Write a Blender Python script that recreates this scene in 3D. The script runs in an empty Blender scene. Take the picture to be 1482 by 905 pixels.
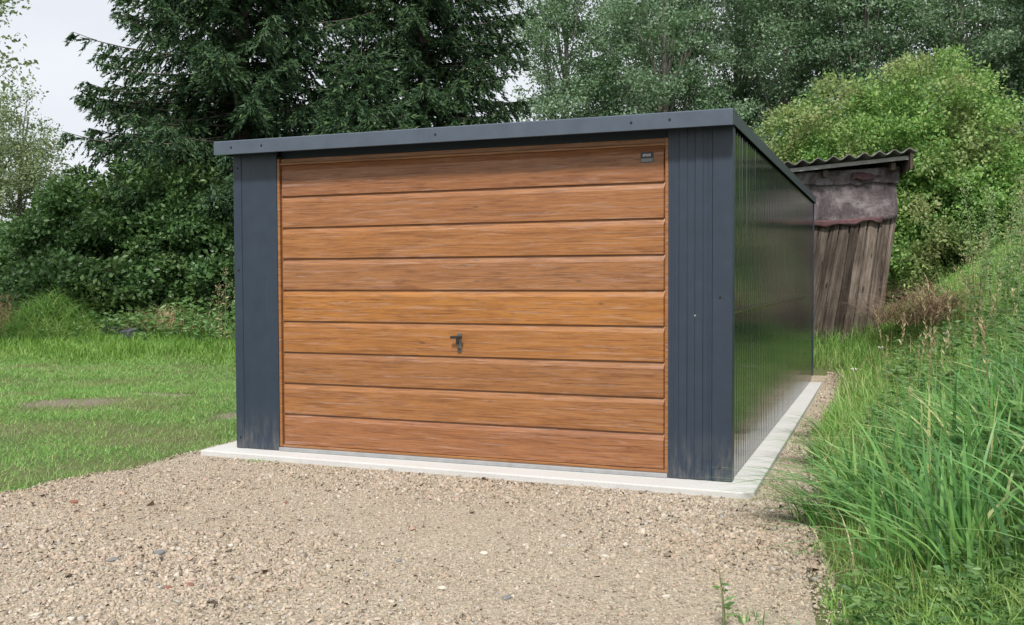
import bpy, math
import numpy as np

R = math.radians
scene = bpy.context.scene
rng = np.random.default_rng(7)

# ------------------------------------------------------------------ camera
cam_data = bpy.data.cameras.new("camera")
cam = bpy.data.objects.new("camera", cam_data)
scene.collection.objects.link(cam)
cam_data.sensor_width = 36.0
cam_data.lens = 34.607
cam_data.clip_end = 2000
cam.location = (4.3817, -5.8562, 1.2049)
from mathutils import Matrix, Vector
_yaw, _pitch, _roll = -0.36905, -0.03383, -0.00357
_f = Vector((math.sin(_yaw) * math.cos(_pitch), math.cos(_yaw) * math.cos(_pitch), math.sin(_pitch)))
_r = Vector((math.cos(_yaw), -math.sin(_yaw), 0))
_u = _r.cross(_f)
_r2 = _r * math.cos(_roll) + _u * math.sin(_roll)
_u2 = -_r * math.sin(_roll) + _u * math.cos(_roll)
cam.rotation_euler = Matrix((_r2, _u2, -_f)).transposed().to_euler()
scene.camera = cam

# ------------------------------------------------------------------ sky and sun
SUN_EL, SUN_AZ = R(52), R(168)      # azimuth clockwise from +Y: behind the camera, a little to the right
world = bpy.data.worlds.new("World")
scene.world = world
world.use_nodes = True
wn, wl = world.node_tree.nodes, world.node_tree.links
wn.clear()
w_out = wn.new("ShaderNodeOutputWorld")
w_bg = wn.new("ShaderNodeBackground")
w_bg.inputs[1].default_value = 0.09
w_sky = wn.new("ShaderNodeTexSky")
w_sky.sky_type = 'NISHITA'
w_sky.sun_disc = False
w_sky.sun_elevation = SUN_EL
w_sky.sun_rotation = SUN_AZ
w_co = wn.new("ShaderNodeTexCoord")
w_map = wn.new("ShaderNodeMapping")
w_map.inputs["Scale"].default_value = (1.0, 1.0, 3.2)
w_noise = wn.new("ShaderNodeTexNoise")
w_noise.inputs["Scale"].default_value = 2.1
w_noise.inputs["Detail"].default_value = 6
w_noise.inputs["Roughness"].default_value = 0.55
w_ramp = wn.new("ShaderNodeValToRGB")
w_ramp.color_ramp.elements[0].position = 0.30
w_ramp.color_ramp.elements[0].color = (7.0, 7.3, 7.9, 1)
w_ramp.color_ramp.elements[1].position = 0.70
w_ramp.color_ramp.elements[1].color = (8.3, 8.5, 8.85, 1)
w_mix = wn.new("ShaderNodeMix")
w_mix.data_type = 'RGBA'
w_mix.inputs[0].default_value = 0.93
wl.new(w_co.outputs["Generated"], w_map.inputs[0])
wl.new(w_map.outputs[0], w_noise.inputs[0])
wl.new(w_noise.outputs[0], w_ramp.inputs[0])
wl.new(w_sky.outputs[0], w_mix.inputs[6])
wl.new(w_ramp.outputs[0], w_mix.inputs[7])
wl.new(w_mix.outputs[2], w_bg.inputs[0])
wl.new(w_bg.outputs[0], w_out.inputs[0])

sun_data = bpy.data.lights.new("sun", 'SUN')
sun_data.energy = 3.7
sun_data.angle = R(7)
sun_data.color = (1.0, 0.95, 0.87)
sun = bpy.data.objects.new("sun", sun_data)
scene.collection.objects.link(sun)
sd = Vector((math.sin(SUN_AZ) * math.cos(SUN_EL), math.cos(SUN_AZ) * math.cos(SUN_EL), math.sin(SUN_EL)))
sun.rotation_euler = sd.to_track_quat('Z', 'Y').to_euler()
sun.location = (0, -20, 30)

vs = scene.view_settings
vs.view_transform = 'Standard'
vs.look = 'None'
vs.exposure = 0.38
vs.gamma = 1.0
vs.use_curve_mapping = False
scene.render.engine = 'CYCLES'
scene.cycles.use_denoising = True
scene.cycles.max_bounces = 7
scene.cycles.transparent_max_bounces = 4
scene.cycles.sample_clamp_indirect = 6


# ================================================================== helpers
def link(o, parent=None):
    scene.collection.objects.link(o)
    if parent is not None:
        o.parent = parent
    return o


def tag(o, label=None, cat=None, group=None, kind=None):
    if label: o["label"] = label
    if cat: o["category"] = cat
    if group: o["group"] = group
    if kind: o["kind"] = kind
    return o


def empty(name, loc=(0, 0, 0), rz=0.0):
    o = bpy.data.objects.new(name, None)
    o.location = loc
    o.rotation_euler = (0, 0, rz)
    o.empty_display_size = 0.2
    return link(o)


def np_mesh(name, V, F, mat, smooth=False):
    """V (n,3), F (m,k) all faces with k corners -> mesh datablock"""
    V = np.ascontiguousarray(V, dtype=np.float32)
    F = np.ascontiguousarray(F, dtype=np.int32)
    me = bpy.data.meshes.new(name)
    k = F.shape[1]
    me.vertices.add(len(V))
    me.vertices.foreach_set("co", V.ravel())
    me.loops.add(F.size)
    me.loops.foreach_set("vertex_index", F.ravel())
    me.polygons.add(len(F))
    me.polygons.foreach_set("loop_start", np.arange(0, F.size, k, dtype=np.int32))
    me.polygons.foreach_set("loop_total", np.full(len(F), k, dtype=np.int32))
    if smooth:
        me.polygons.foreach_set("use_smooth", np.ones(len(F), dtype=bool))
    me.update(calc_edges=True)
    if mat: me.materials.append(mat)
    return me


def np_obj(name, V, F, mat, parent=None, smooth=False):
    return link(bpy.data.objects.new(name, np_mesh(name, V, F, mat, smooth)), parent)


class MB:
    """collects small shapes; build() links them as one mesh object"""
    def __init__(self):
        self.v, self.f = [], []

    def add(self, vs_, fs_):
        b = len(self.v)
        self.v += [tuple(map(float, p)) for p in vs_]
        self.f += [tuple(b + i for i in f) for f in fs_]
        return self

    def box(self, x0, x1, y0, y1, z0, z1):
        return self.add([(x0, y0, z0), (x1, y0, z0), (x1, y1, z0), (x0, y1, z0), (x0, y0, z1), (x1, y0, z1), (x1, y1, z1), (x0, y1, z1)],
                        [(0, 3, 2, 1), (4, 5, 6, 7), (0, 1, 5, 4), (1, 2, 6, 5), (2, 3, 7, 6), (3, 0, 4, 7)])

    def sweep(self, prof, a, b, closed=True):
        """prof: 3D points of a section at a; the same section is repeated shifted by (b-a)"""
        n = len(prof)
        d = np.subtract(b, a)
        p = [tuple(np.add(q, a)) for q in prof] + [tuple(np.add(np.add(q, a), d)) for q in prof]
        f = [(i, (i + 1) % n, n + (i + 1) % n, n + i) for i in range(n if closed else n - 1)]
        if closed:
            f += [tuple(range(n))[::-1], tuple(range(n, 2 * n))]
        return self.add(p, f)

    def cyl(self, a, b, r0, r1=None, n=12):
        r1 = r0 if r1 is None else r1
        a, b = Vector(a), Vector(b)
        q = (b - a).to_track_quat('Z', 'Y')
        p = []
        for c, r in ((a, r0), (b, r1)):
            for i in range(n):
                t = 2 * math.pi * i / n
                p.append(tuple(c + q @ Vector((math.cos(t) * r, math.sin(t) * r, 0))))
        f = [(i, (i + 1) % n, n + (i + 1) % n, n + i) for i in range(n)] + [tuple(range(n))[::-1], tuple(range(n, 2 * n))]
        return self.add(p, f)

    def mesh(self, name, mat, smooth=False, bevel=0):
        me = bpy.data.meshes.new(name)
        me.from_pydata(self.v, [], self.f)
        if mat: me.materials.append(mat)
        if smooth:
            for p in me.polygons: p.use_smooth = True
        return me

    def build(self, name, mat, parent=None, smooth=False, bevel=0.0, loc=None):
        o = bpy.data.objects.new(name, self.mesh(name, mat, smooth))
        if bevel:
            m = o.modifiers.new("bevel", 'BEVEL')
            m.width = bevel
            m.segments = 2
            m.limit_method = 'ANGLE'
            m.angle_limit = R(35)
        if loc: o.location = loc
        return link(o, parent)


def S(t):
    t = np.clip(t, 0, 1)
    return t * t * (3 - 2 * t)


def xr_edge(y):      # right edge of the gravel
    return np.interp(y, [-9, -3, -2.2, -1.7, -0.7, 0, 1.3, 2, 3.6, 5.4, 6.6], [5.2, 4.35, 4.2, 4.13, 3.98, 3.98, 3.82, 3.78, 3.8, 3.8, 3.75])


def xl_edge(y):      # left edge of the gravel
    return np.interp(y, [-9, -3, -1.6, -0.8, -0.3, 0.0, 0.6, 6.6], [-1.9, -0.86, -0.5, -0.40, -0.34, -0.30, -0.30, -0.30]) + 0.035 * np.sin(y * 7.3) + 0.02 * np.sin(y * 17 + 1)


def terrain(x, y):
    x, y = np.asarray(x, float), np.asarray(y, float)
    z = -0.060 + 0.34 * S((y - 4.5) / 7.5)
    z = z + 0.30 * S((y - 5.9) / 2.3) * S((x - 1.0) / 2.0) * (1 - S((y - 11) / 8))
    z = z + 1.12 * S((x - 4.10) / 2.3) * S((y + 5.5) / 4.0)
    off = S((np.maximum(xl_edge(y) - x, x - xr_edge(y)) - 0.1) / 1.5)
    z = z + off * (0.025 * np.sin(x * 1.3 + 0.7) * np.cos(y * 0.9) + 0.012 * np.sin(x * 3.1 + y * 2.3))
    return z


# ================================================================== materials
def mat_new(name):
    m = bpy.data.materials.new(name)
    m.use_nodes = True
    nt = m.node_tree
    b = nt.nodes["Principled BSDF"]
    return m, nt, b


def N(nt, kind, **kw):
    n = nt.nodes.new("ShaderNode" + kind)
    for k, v in kw.items():
        if k in n.inputs: n.inputs[k].default_value = v
        else: setattr(n, k, v)
    return n


def ramp(nt, src, stops):
    r = nt.nodes.new("ShaderNodeValToRGB")
    el = r.color_ramp.elements
    while len(el) < len(stops): el.new(0.5)
    for e, (p, c) in zip(el, stops):
        e.position = p
        e.color = (*c, 1) if len(c) == 3 else c
    nt.links.new(src, r.inputs[0])
    return r.outputs[0]


def mixc(nt, fac, a, b, mode='MIX'):
    m = nt.nodes.new("ShaderNodeMix")
    m.data_type = 'RGBA'
    m.blend_type = mode
    for sock, val in ((m.inputs[0], fac), (m.inputs[6], a), (m.inputs[7], b)):
        if hasattr(val, "is_linked"): nt.links.new(val, sock)
        elif isinstance(val, (int, float)): sock.default_value = val
        else: sock.default_value = (*val, 1)
    return m.outputs[2]


def math_n(nt, op, a, b=None):
    m = nt.nodes.new("ShaderNodeMath")
    m.operation = op
    for s, v in ((m.inputs[0], a), (m.inputs[1], b)):
        if v is None: continue
        if hasattr(v, "is_linked"): nt.links.new(v, s)
        else: s.default_value = v
    return m.outputs[0]


def coords(nt, scale=(1, 1, 1), offset=None, kind="Object"):
    c = nt.nodes.new("ShaderNodeTexCoord")
    mp = nt.nodes.new("ShaderNodeMapping")
    mp.inputs["Scale"].default_value = scale
    nt.links.new(c.outputs[kind], mp.inputs[0])
    if offset is not None: nt.links.new(offset, mp.inputs["Location"])
    return mp.outputs[0]


def noise(nt, vec, scale, detail=4, rough=0.5, dist=0.0):
    n = nt.nodes.new("ShaderNodeTexNoise")
    n.inputs["Scale"].default_value = scale
    n.inputs["Detail"].default_value = detail
    n.inputs["Roughness"].default_value = rough
    n.inputs["Distortion"].default_value = dist
    nt.links.new(vec, n.inputs["Vector"])
    return n.outputs[0]


def bump(nt, height, strength, dist=0.01, normal=None):
    b = nt.nodes.new("ShaderNodeBump")
    b.inputs["Strength"].default_value = strength
    b.inputs["Distance"].default_value = dist
    nt.links.new(height, b.inputs["Height"])
    if normal is not None: nt.links.new(normal, b.inputs["Normal"])
    return b.outputs[0]


def leaf_mat(name, cols, patch=None, trans=0.3, rough=0.5, nscale=0.5):
    """cols: ramp stops over a random value per leaf; patch: second colour in large patches of the plant"""
    m, nt, b = mat_new(name)
    g = nt.nodes.new("ShaderNodeNewGeometry")
    c = ramp(nt, g.outputs["Random Per Island"], cols)
    if patch is not None:
        v = coords(nt, kind="Object")
        n = noise(nt, v, nscale, 3, 0.6)
        f = ramp(nt, n, [(0.48, (0, 0, 0)), (0.66, (1, 1, 1))])
        c = mixc(nt, f, c, patch)
        n2 = noise(nt, v, nscale * 2.7, 2, 0.5)
        c = mixc(nt, 0.5, c, ramp(nt, n2, [(0.3, (0.62, 0.62, 0.62)), (0.7, (1.0, 1.0, 1.0))]), 'MULTIPLY')
    nt.links.new(c, b.inputs["Base Color"])
    b.inputs["Roughness"].default_value = rough
    b.inputs["Specular IOR Level"].default_value = 0.22
    t = nt.nodes.new("ShaderNodeBsdfTranslucent")
    cc = mixc(nt, 1.0, c, (2.3 * trans, 2.4 * trans, 1.7 * trans), 'MULTIPLY')
    nt.links.new(cc, t.inputs[0])
    mx = nt.nodes.new("ShaderNodeAddShader")
    nt.links.new(b.outputs[0], mx.inputs[0])
    nt.links.new(t.outputs[0], mx.inputs[1])
    nt.links.new(mx.outputs[0], nt.nodes["Material Output"].inputs[0])
    return m


def m_paint(name, col, rough, wav, streak=0.0):
    m, nt, b = mat_new(name)
    v = coords(nt)
    d = noise(nt, v, 9, 5, 0.6)
    c = mixc(nt, ramp(nt, d, [(0.35, (0, 0, 0)), (0.75, (1, 1, 1))]), tuple(0.9 * x for x in col), tuple(1.12 * x for x in col))
    nt.links.new(c, b.inputs["Base Color"])
    rr = math_n(nt, 'MULTIPLY_ADD', noise(nt, v, 3.5, 4), 0.12)
    rr.node.inputs[2].default_value = rough - 0.06
    nt.links.new(rr, b.inputs["Roughness"])
    b.inputs["Specular IOR Level"].default_value = 0.5
    # splashed dust near the ground
    sp = nt.nodes.new("ShaderNodeSeparateXYZ")
    nt.links.new(v, sp.inputs[0])
    low = ramp(nt, sp.outputs[2], [(0.02, (0.5, 0.5, 0.5)), (0.30, (0, 0, 0))])
    vs_ = coords(nt, scale=(9, 9, 2.0))
    dust = mixc(nt, 1.0, low, ramp(nt, noise(nt, vs_, 3.0, 6, 0.7), [(0.42, (0, 0, 0)), (0.75, (1, 1, 1))]), 'MULTIPLY')
    c = mixc(nt, dust, c, (0.22, 0.20, 0.175))
    nt.links.new(c, b.inputs["Base Color"])
    v2 = coords(nt, scale=(6, 6, 0.35))
    nb = bump(nt, noise(nt, v2, 1.6, 2), wav, 0.02, bump(nt, noise(nt, v, 160, 2), 0.05, 0.001))
    if streak:
        v3 = coords(nt, scale=(1, 13, 0.12))
        nb = bump(nt, noise(nt, v3, 1.7, 4, 0.6), streak, 0.006, nb)
    nt.links.new(nb, b.inputs["Normal"])
    return m


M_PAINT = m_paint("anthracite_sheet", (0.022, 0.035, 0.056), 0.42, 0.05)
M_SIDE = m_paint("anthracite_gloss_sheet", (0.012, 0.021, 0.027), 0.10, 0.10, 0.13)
M_TRIM = m_paint("anthracite_trim", (0.066, 0.086, 0.118), 0.36, 0.05)


def m_wood_panel():
    m, nt, b = mat_new("golden_oak_foil")
    oi = nt.nodes.new("ShaderNodeObjectInfo")
    cmb = nt.nodes.new("ShaderNodeCombineXYZ")
    for i, k in enumerate((37.0, 11.0, 53.0)):
        nt.links.new(math_n(nt, 'MULTIPLY', oi.outputs["Random"], k), cmb.inputs[i])
    v = coords(nt, scale=(1.0, 1, 17), offset=cmb.outputs[0])
    g1 = noise(nt, v, 2.4, 10, 0.68, 1.1)
    v2 = coords(nt, scale=(2.6, 1, 85), offset=cmb.outputs[0])
    g2 = noise(nt, v2, 1.7, 8, 0.7, 0.3)
    c1 = ramp(nt, g1, [(0.30, (0.165, 0.064, 0.022)), (0.45, (0.240, 0.102, 0.034)), (0.58, (0.300, 0.134, 0.045)), (0.72, (0.205, 0.083, 0.029))])
    c2 = ramp(nt, g2, [(0.36, (0.45, 0.37, 0.33)), (0.47, (0.95, 0.95, 0.95)), (0.64, (1.14, 1.14, 1.14))])
    c = mixc(nt, 0.85, c1, c2, 'MULTIPLY')
    # knots
    vk = coords(nt, scale=(1.5, 1, 5.0), offset=cmb.outputs[0])
    vo = nt.nodes.new("ShaderNodeTexVoronoi")
    vo.inputs["Scale"].default_value = 1.6
    nt.links.new(vk, vo.inputs["Vector"])
    kn = ramp(nt, vo.outputs["Distance"], [(0.02, (0.35, 0.35, 0.35)), (0.075, (1, 1, 1))])
    c = mixc(nt, 0.8, c, kn, 'MULTIPLY')
    # each panel slightly lighter / redder than the next
    tone = oi.outputs["Color"]
    c = mixc(nt, 1.0, c, tone, 'MULTIPLY')
    # pale dusty streaks
    vd = coords(nt, scale=(0.9, 1, 24), offset=cmb.outputs[0])
    du = noise(nt, vd, 2.7, 8, 0.75, 0.9)
    c = mixc(nt, ramp(nt, du, [(0.53, (0, 0, 0)), (0.68, (0.62, 0.62, 0.62))]), c, (0.40, 0.275, 0.225))
    nt.links.new(c, b.inputs["Base Color"])
    nt.links.new(ramp(nt, g2, [(0.3, (0.5, 0.5, 0.5)), (0.7, (0.33, 0.33, 0.33))]), b.inputs["Roughness"])
    b.inputs["Specular IOR Level"].default_value = 0.5
    vw = coords(nt, scale=(1.2, 1, 3))
    nt.links.new(bump(nt, noise(nt, vw, 2.2, 2), 0.10, 0.02, bump(nt, g2, 0.10, 0.001)), b.inputs["Normal"])
    return m


M_OAK = m_wood_panel()


def m_simple(name, col, rough=0.6, metal=0.0, var=0.15, scale=20, bumpv=0.0, spec=0.5):
    m, nt, b = mat_new(name)
    v = coords(nt)
    n = noise(nt, v, scale, 5, 0.6)
    c = mixc(nt, ramp(nt, n, [(0.3, (0, 0, 0)), (0.7, (1, 1, 1))]), tuple(x * (1 - var) for x in col), tuple(x * (1 + var) for x in col))
    nt.links.new(c, b.inputs["Base Color"])
    b.inputs["Roughness"].default_value = rough
    b.inputs["Metallic"].default_value = metal
    b.inputs["Specular IOR Level"].default_value = spec
    if bumpv: nt.links.new(bump(nt, n, bumpv, 0.01), b.inputs["Normal"])
    return m


M_STEEL = m_simple("dull_steel", (0.20, 0.20, 0.19), 0.38, 0.8, 0.25, 60)
M_DARKMETAL = m_simple("dark_metal", (0.035, 0.033, 0.03), 0.35, 0.4, 0.3, 60)
M_ZINC = m_simple("zinc_screw", (0.55, 0.55, 0.53), 0.35, 0.9, 0.15, 60)
M_THRESH = m_simple("grey_threshold", (0.33, 0.34, 0.35), 0.5, 0.3, 0.12, 14)
M_PLATE = m_simple("black_plate", (0.02, 0.02, 0.022), 0.4, 0.0, 0.1, 30)
M_PLATEGREY = m_simple("grey_plate", (0.16, 0.17, 0.175), 0.4, 0.0, 0.15, 90)
M_PRINT = m_simple("pale_print", (0.55, 0.55, 0.56), 0.5, 0.0, 0.1, 30)
M_BARK = m_simple("bark", (0.10, 0.085, 0.07), 0.9, 0, 0.4, 9, 0.6)
M_PALEBARK = m_simple("pale_bark", (0.15, 0.145, 0.125), 0.85, 0, 0.35, 6, 0.4)
M_SHEDBEAM = m_simple("pale_beam", (0.30, 0.29, 0.28), 0.85, 0, 0.3, 12, 0.3)


def m_concrete():
    m, nt, b = mat_new("fresh_concrete")
    v = coords(nt)
    n1 = noise(nt, v, 2.5, 6, 0.6)
    n2 = noise(nt, v, 60, 4, 0.6)
    c = mixc(nt, n1, (0.45, 0.45, 0.445), (0.56, 0.56, 0.555))
    c = mixc(nt, 0.5, c, ramp(nt, n2, [(0.3, (0.80, 0.80, 0.79)), (0.6, (1, 1, 1))]), 'MULTIPLY')
    st = noise(nt, v, 7, 5, 0.7)
    c = mixc(nt, ramp(nt, st, [(0.60, (0, 0, 0)), (0.78, (0.5, 0.5, 0.5))]), c, (0.42, 0.37, 0.30))
    nt.links.new(c, b.inputs["Base Color"])
    b.inputs["Roughness"].default_value = 0.85
    nt.links.new(bump(nt, n2, 0.25, 0.004), b.inputs["Normal"])
    return m


M_CONC = m_concrete()


def m_gravel_bed():
    m, nt, b = mat_new("sandy_gravel_bed")
    v = coords(nt)
    n1 = noise(nt, v, 1.1, 4, 0.6)
    n2 = noise(nt, v, 55, 5, 0.7)
    n3 = noise(nt, v, 170, 3, 0.6)
    c = mixc(nt, n1, (0.33, 0.288, 0.225), (0.43, 0.38, 0.305))
    c = mixc(nt, 0.75, c, ramp(nt, n2, [(0.3, (0.5, 0.48, 0.46)), (0.55, (1, 1, 1)), (0.72, (1.15, 1.13, 1.1))]), 'MULTIPLY')
    c = mixc(nt, 0.6, c, ramp(nt, n3, [(0.35, (0.6, 0.58, 0.55)), (0.6, (1.1, 1.1, 1.1))]), 'MULTIPLY')
    vo = nt.nodes.new("ShaderNodeTexVoronoi")
    vo.inputs["Scale"].default_value = 105
    nt.links.new(v, vo.inputs["Vector"])
    sep = nt.nodes.new("ShaderNodeSeparateColor")
    nt.links.new(vo.outputs["Color"], sep.inputs[0])
    peb = ramp(nt, sep.outputs[0], [(0.0, (0.62, 0.60, 0.57)), (0.35, (0.95, 0.95, 0.95)), (0.7, (1.12, 1.10, 1.07)), (1.0, (1.45, 1.42, 1.38))])
    c = mixc(nt, 0.8, c, peb, 'MULTIPLY')
    nt.links.new(c, b.inputs["Base Color"])
    b.inputs["Roughness"].default_value = 0.95
    b.inputs["Specular IOR Level"].default_value = 0.2
    nt.links.new(bump(nt, n2, 0.8, 0.012, bump(nt, vo.outputs["Distance"], -0.7, 0.006)), b.inputs["Normal"])
    return m


M_BED = m_gravel_bed()


def m_stones(name, stops):
    m, nt, b = mat_new(name)
    g = nt.nodes.new("ShaderNodeNewGeometry")
    c = ramp(nt, g.outputs["Random Per Island"], stops)
    v = coords(nt)
    c = mixc(nt, 0.5, c, ramp(nt, noise(nt, v, 90, 3), [(0.3, (0.75, 0.74, 0.72)), (0.7, (1, 1, 1))]), 'MULTIPLY')
    big = noise(nt, v, 0.9, 3, 0.6)
    c = mixc(nt, 0.6, c, ramp(nt, big, [(0.35, (0.86, 0.80, 0.76)), (0.62, (1.0, 1.0, 1.0))]), 'MULTIPLY')
    nt.links.new(c, b.inputs["Base Color"])
    b.inputs["Roughness"].default_value = 0.8
    b.inputs["Specular IOR Level"].default_value = 0.3
    return m


M_STONES = m_stones("crushed_stone", [(0.0, (0.20, 0.165, 0.13)), (0.12, (0.32, 0.272, 0.212)), (0.4, (0.43, 0.372, 0.295)), (0.6, (0.47, 0.395, 0.315)),
                                      (0.74, (0.40, 0.30, 0.235)), (0.88, (0.53, 0.475, 0.395)), (0.96, (0.33, 0.31, 0.29)), (1.0, (0.60, 0.565, 0.50))])


def m_ground():
    m, nt, b = mat_new("lawn_soil")
    v = coords(nt)
    n1 = noise(nt, v, 0.7, 5, 0.6)
    n2 = noise(nt, v, 22, 5, 0.7)
    c = mixc(nt, ramp(nt, n1, [(0.35, (0, 0, 0)), (0.65, (1, 1, 1))]), (0.065, 0.105, 0.034), (0.120, 0.125, 0.055))
    c = mixc(nt, ramp(nt, n2, [(0.45, (0, 0, 0)), (0.72, (0.7, 0.7, 0.7))]), c, (0.14, 0.12, 0.075))
    soil = mixc(nt, n2, (0.12, 0.10, 0.078), (0.23, 0.195, 0.155))
    warp = nt.nodes.new("ShaderNodeTexNoise")
    warp.inputs["Scale"].default_value = 3.0
    nt.links.new(v, warp.inputs["Vector"])
    for (px, py, sx, sy) in PATCHES:
        sub = nt.nodes.new("ShaderNodeVectorMath"); sub.operation = 'SUBTRACT'
        nt.links.new(v, sub.inputs[0]); sub.inputs[1].default_value = (px, py, 0)
        dv = nt.nodes.new("ShaderNodeVectorMath"); dv.operation = 'MULTIPLY'
        nt.links.new(sub.outputs[0], dv.inputs[0]); dv.inputs[1].default_value = (1 / sx, 1 / sy, 0)
        ln = nt.nodes.new("ShaderNodeVectorMath"); ln.operation = 'LENGTH'
        nt.links.new(dv.outputs[0], ln.inputs[0])
        d = math_n(nt, 'ADD', ln.outputs["Value"], math_n(nt, 'MULTIPLY', math_n(nt, 'SUBTRACT', warp.outputs[0], 0.5), 1.3))
        c = mixc(nt, ramp(nt, d, [(0.5, (1, 1, 1)), (1.25, (0, 0, 0))]), c, soil)
    nt.links.new(c, b.inputs["Base Color"])
    b.inputs["Roughness"].default_value = 0.95
    b.inputs["Specular IOR Level"].default_value = 0.15
    nt.links.new(bump(nt, n2, 0.6, 0.02), b.inputs["Normal"])
    return m


PATCHES = [(-3.6, 2.0, 0.70, 0.50), (-3.2, 2.95, 0.42, 0.16), (-1.35, 1.75, 0.26, 0.26)]
M_GROUND = m_ground()

# ================================================================== ground, drive, slab
ax = np.unique(np.round(np.concatenate([np.arange(-16, 12.01, 0.25), -16 - np.geomspace(0.5, 500, 26), 12 + np.geomspace(0.5, 500, 26)]), 3))
ay = np.unique(np.round(np.concatenate([np.arange(-9, 20.01, 0.25), -9 - np.geomspace(0.5, 500, 26), 20 + np.geomspace(0.5, 500, 26)]), 3))
GX, GY = np.meshgrid(ax, ay)
GZ = terrain(GX, GY)
nx, ny = len(ax), len(ay)
ii = (np.arange(ny - 1)[:, None] * nx + np.arange(nx - 1)[None, :]).ravel()
ground = np_obj("ground", np.stack([GX.ravel(), GY.ravel(), GZ.ravel()], 1), np.stack([ii, ii + 1, ii + nx + 1, ii + nx], 1), M_GROUND, smooth=True)
tag(ground, "grassy earth of the yard rising to the bank behind", "ground", kind="structure")

ys = np.arange(-9, 6.41, 0.06)
us = np.linspace(0, 1, 70)
bx0, bx1 = xl_edge(ys), xr_edge(ys)
DX = bx0[:, None] * (1 - us) + bx1[:, None] * us
DY = np.repeat(ys[:, None], len(us), 1)


def bed_z(x, y):
    ruts = 0.010 * np.sin(2.1 * x + 0.5 * y) * np.sin(0.7 * y + 0.4) + 0.006 * np.sin(5.3 * x - 1.2 * y)
    ruts = ruts - 0.016 * np.exp(-((x - 1.05 - 0.10 * y) / 0.20) ** 2) - 0.016 * np.exp(-((x - 2.55 - 0.10 * y) / 0.20) ** 2)
    return terrain(x, y) + 0.022 + ruts * S((-0.35 - y) / 0.8)


DZ = bed_z(DX, DY)
DZ[:, 0] -= 0.03
DZ[:, -1] -= 0.03
m_, n_ = DX.shape
ii = (np.arange(m_ - 1)[:, None] * n_ + np.arange(n_ - 1)[None, :]).ravel()
drive = np_obj("gravel_drive", np.stack([DX.ravel(), DY.ravel(), DZ.ravel()], 1), np.stack([ii, ii + 1, ii + n_ + 1, ii + n_], 1), M_BED, smooth=True)
tag(drive, "tan crushed gravel drive in front of the garage", "drive", kind="structure")

sl = MB()
cs = [(-0.20, -0.165), (3.60, -0.255), (3.662, -0.19), (3.625, 6.60), (-0.18, 6.60)]
sl.add([(x, y, -0.25) for x, y in cs] + [(x, y, 0.0) for x, y in cs],
       [(4, 3, 2, 1, 0), (5, 6, 7, 8, 9)] + [(i, (i + 1) % 5, 5 + (i + 1) % 5, 5 + i) for i in range(5)])
slab = sl.build("concrete_slab", M_CONC, bevel=0.008)
tag(slab, "pale concrete slab under the garage with a narrow bare margin", "slab", kind="structure")

# ================================================================== garage
WD, DP, HT = 3.5, 6.36, 2.13
garage = tag(empty("metal_garage", (0, 0, 0)), "dark grey sheet metal garage with a wood look door", "garage")
XL, XR, ZD = 0.353, 3.124, 2.030     # door opening


def ribbed(x0, x1, ribs, z0, z1, depth=0.012, mat=M_PAINT, name="wall_sheet", parent=garage):
    """a vertical front sheet in the XZ plane (outside towards -y) with narrow ribs at the given x"""
    pr = [(x0, 0)]
    for rx, w, d in ribs:
        pr += [(rx - w * 0.5 - 0.004, 0), (rx - w * 0.5 + 0.002, -d), (rx + w * 0.5 - 0.002, -d), (rx + w * 0.5 + 0.004, 0)]
    pr += [(x1, 0)]
    v, f = [], []
    for z in (z0, z1):
        v += [(x, y, z) for x, y in pr]
    n = len(pr)
    f = [(i, i + 1, n + i + 1, n + i) for i in range(n - 1)]
    v2 = [(x, 0.03, z) for x, y, z in (v[0], v[n - 1], v[n], v[2 * n - 1])]
    b = len(v)
    v += v2
    f += [(b, 0, n, b + 2), (n - 1, b + 1, b + 3, 2 * n - 1), (b + 1, b, b + 2, b + 3)]
    return MB().add(v, f).build(name, mat, parent)


# front posts: ribbed sheet plus corner strip
left_sheet = ribbed(0.062, XL, [(0.215, 0.100, 0.002)], 0.004, HT - 0.005, name="front_sheet")
corner_l = MB()
corner_l.sweep([(-0.006, -0.006, 0), (0.058, -0.006, 0), (0.062, 0.002, 0), (0.058, 0.02, 0), (0.012, 0.02, 0), (0.012, 0.085, 0), (-0.006, 0.085, 0)], (0, 0, 0.003), (0, 0, HT - 0.004))
corner_l.build("corner_strip", M_PAINT, garage, bevel=0.002)
right_sheet = ribbed(XR, 3.385, [(3.152, 0.012, 0.003), (3.213, 0.048, 0.005), (3.308, 0.046, 0.005), (3.366, 0.010, 0.003)], 0.004, HT - 0.005, name="front_sheet")
corner_r = MB()
corner_r.sweep([(3.506, -0.006, 0), (3.506, 0.085, 0), (3.494, 0.085, 0), (3.494, 0.02, 0), (3.389, 0.02, 0), (3.385, 0.002, 0), (3.389, -0.006, 0)], (0, 0, 0.003), (0, 0, HT - 0.004))
corner_r.build("corner_strip", M_PAINT, garage, bevel=0.002)
MB().box(XL + 0.001, XR - 0.001, 0.055, 0.09, ZD - 0.001, HT - 0.006).build("front_header", M_PAINT, garage)


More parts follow.
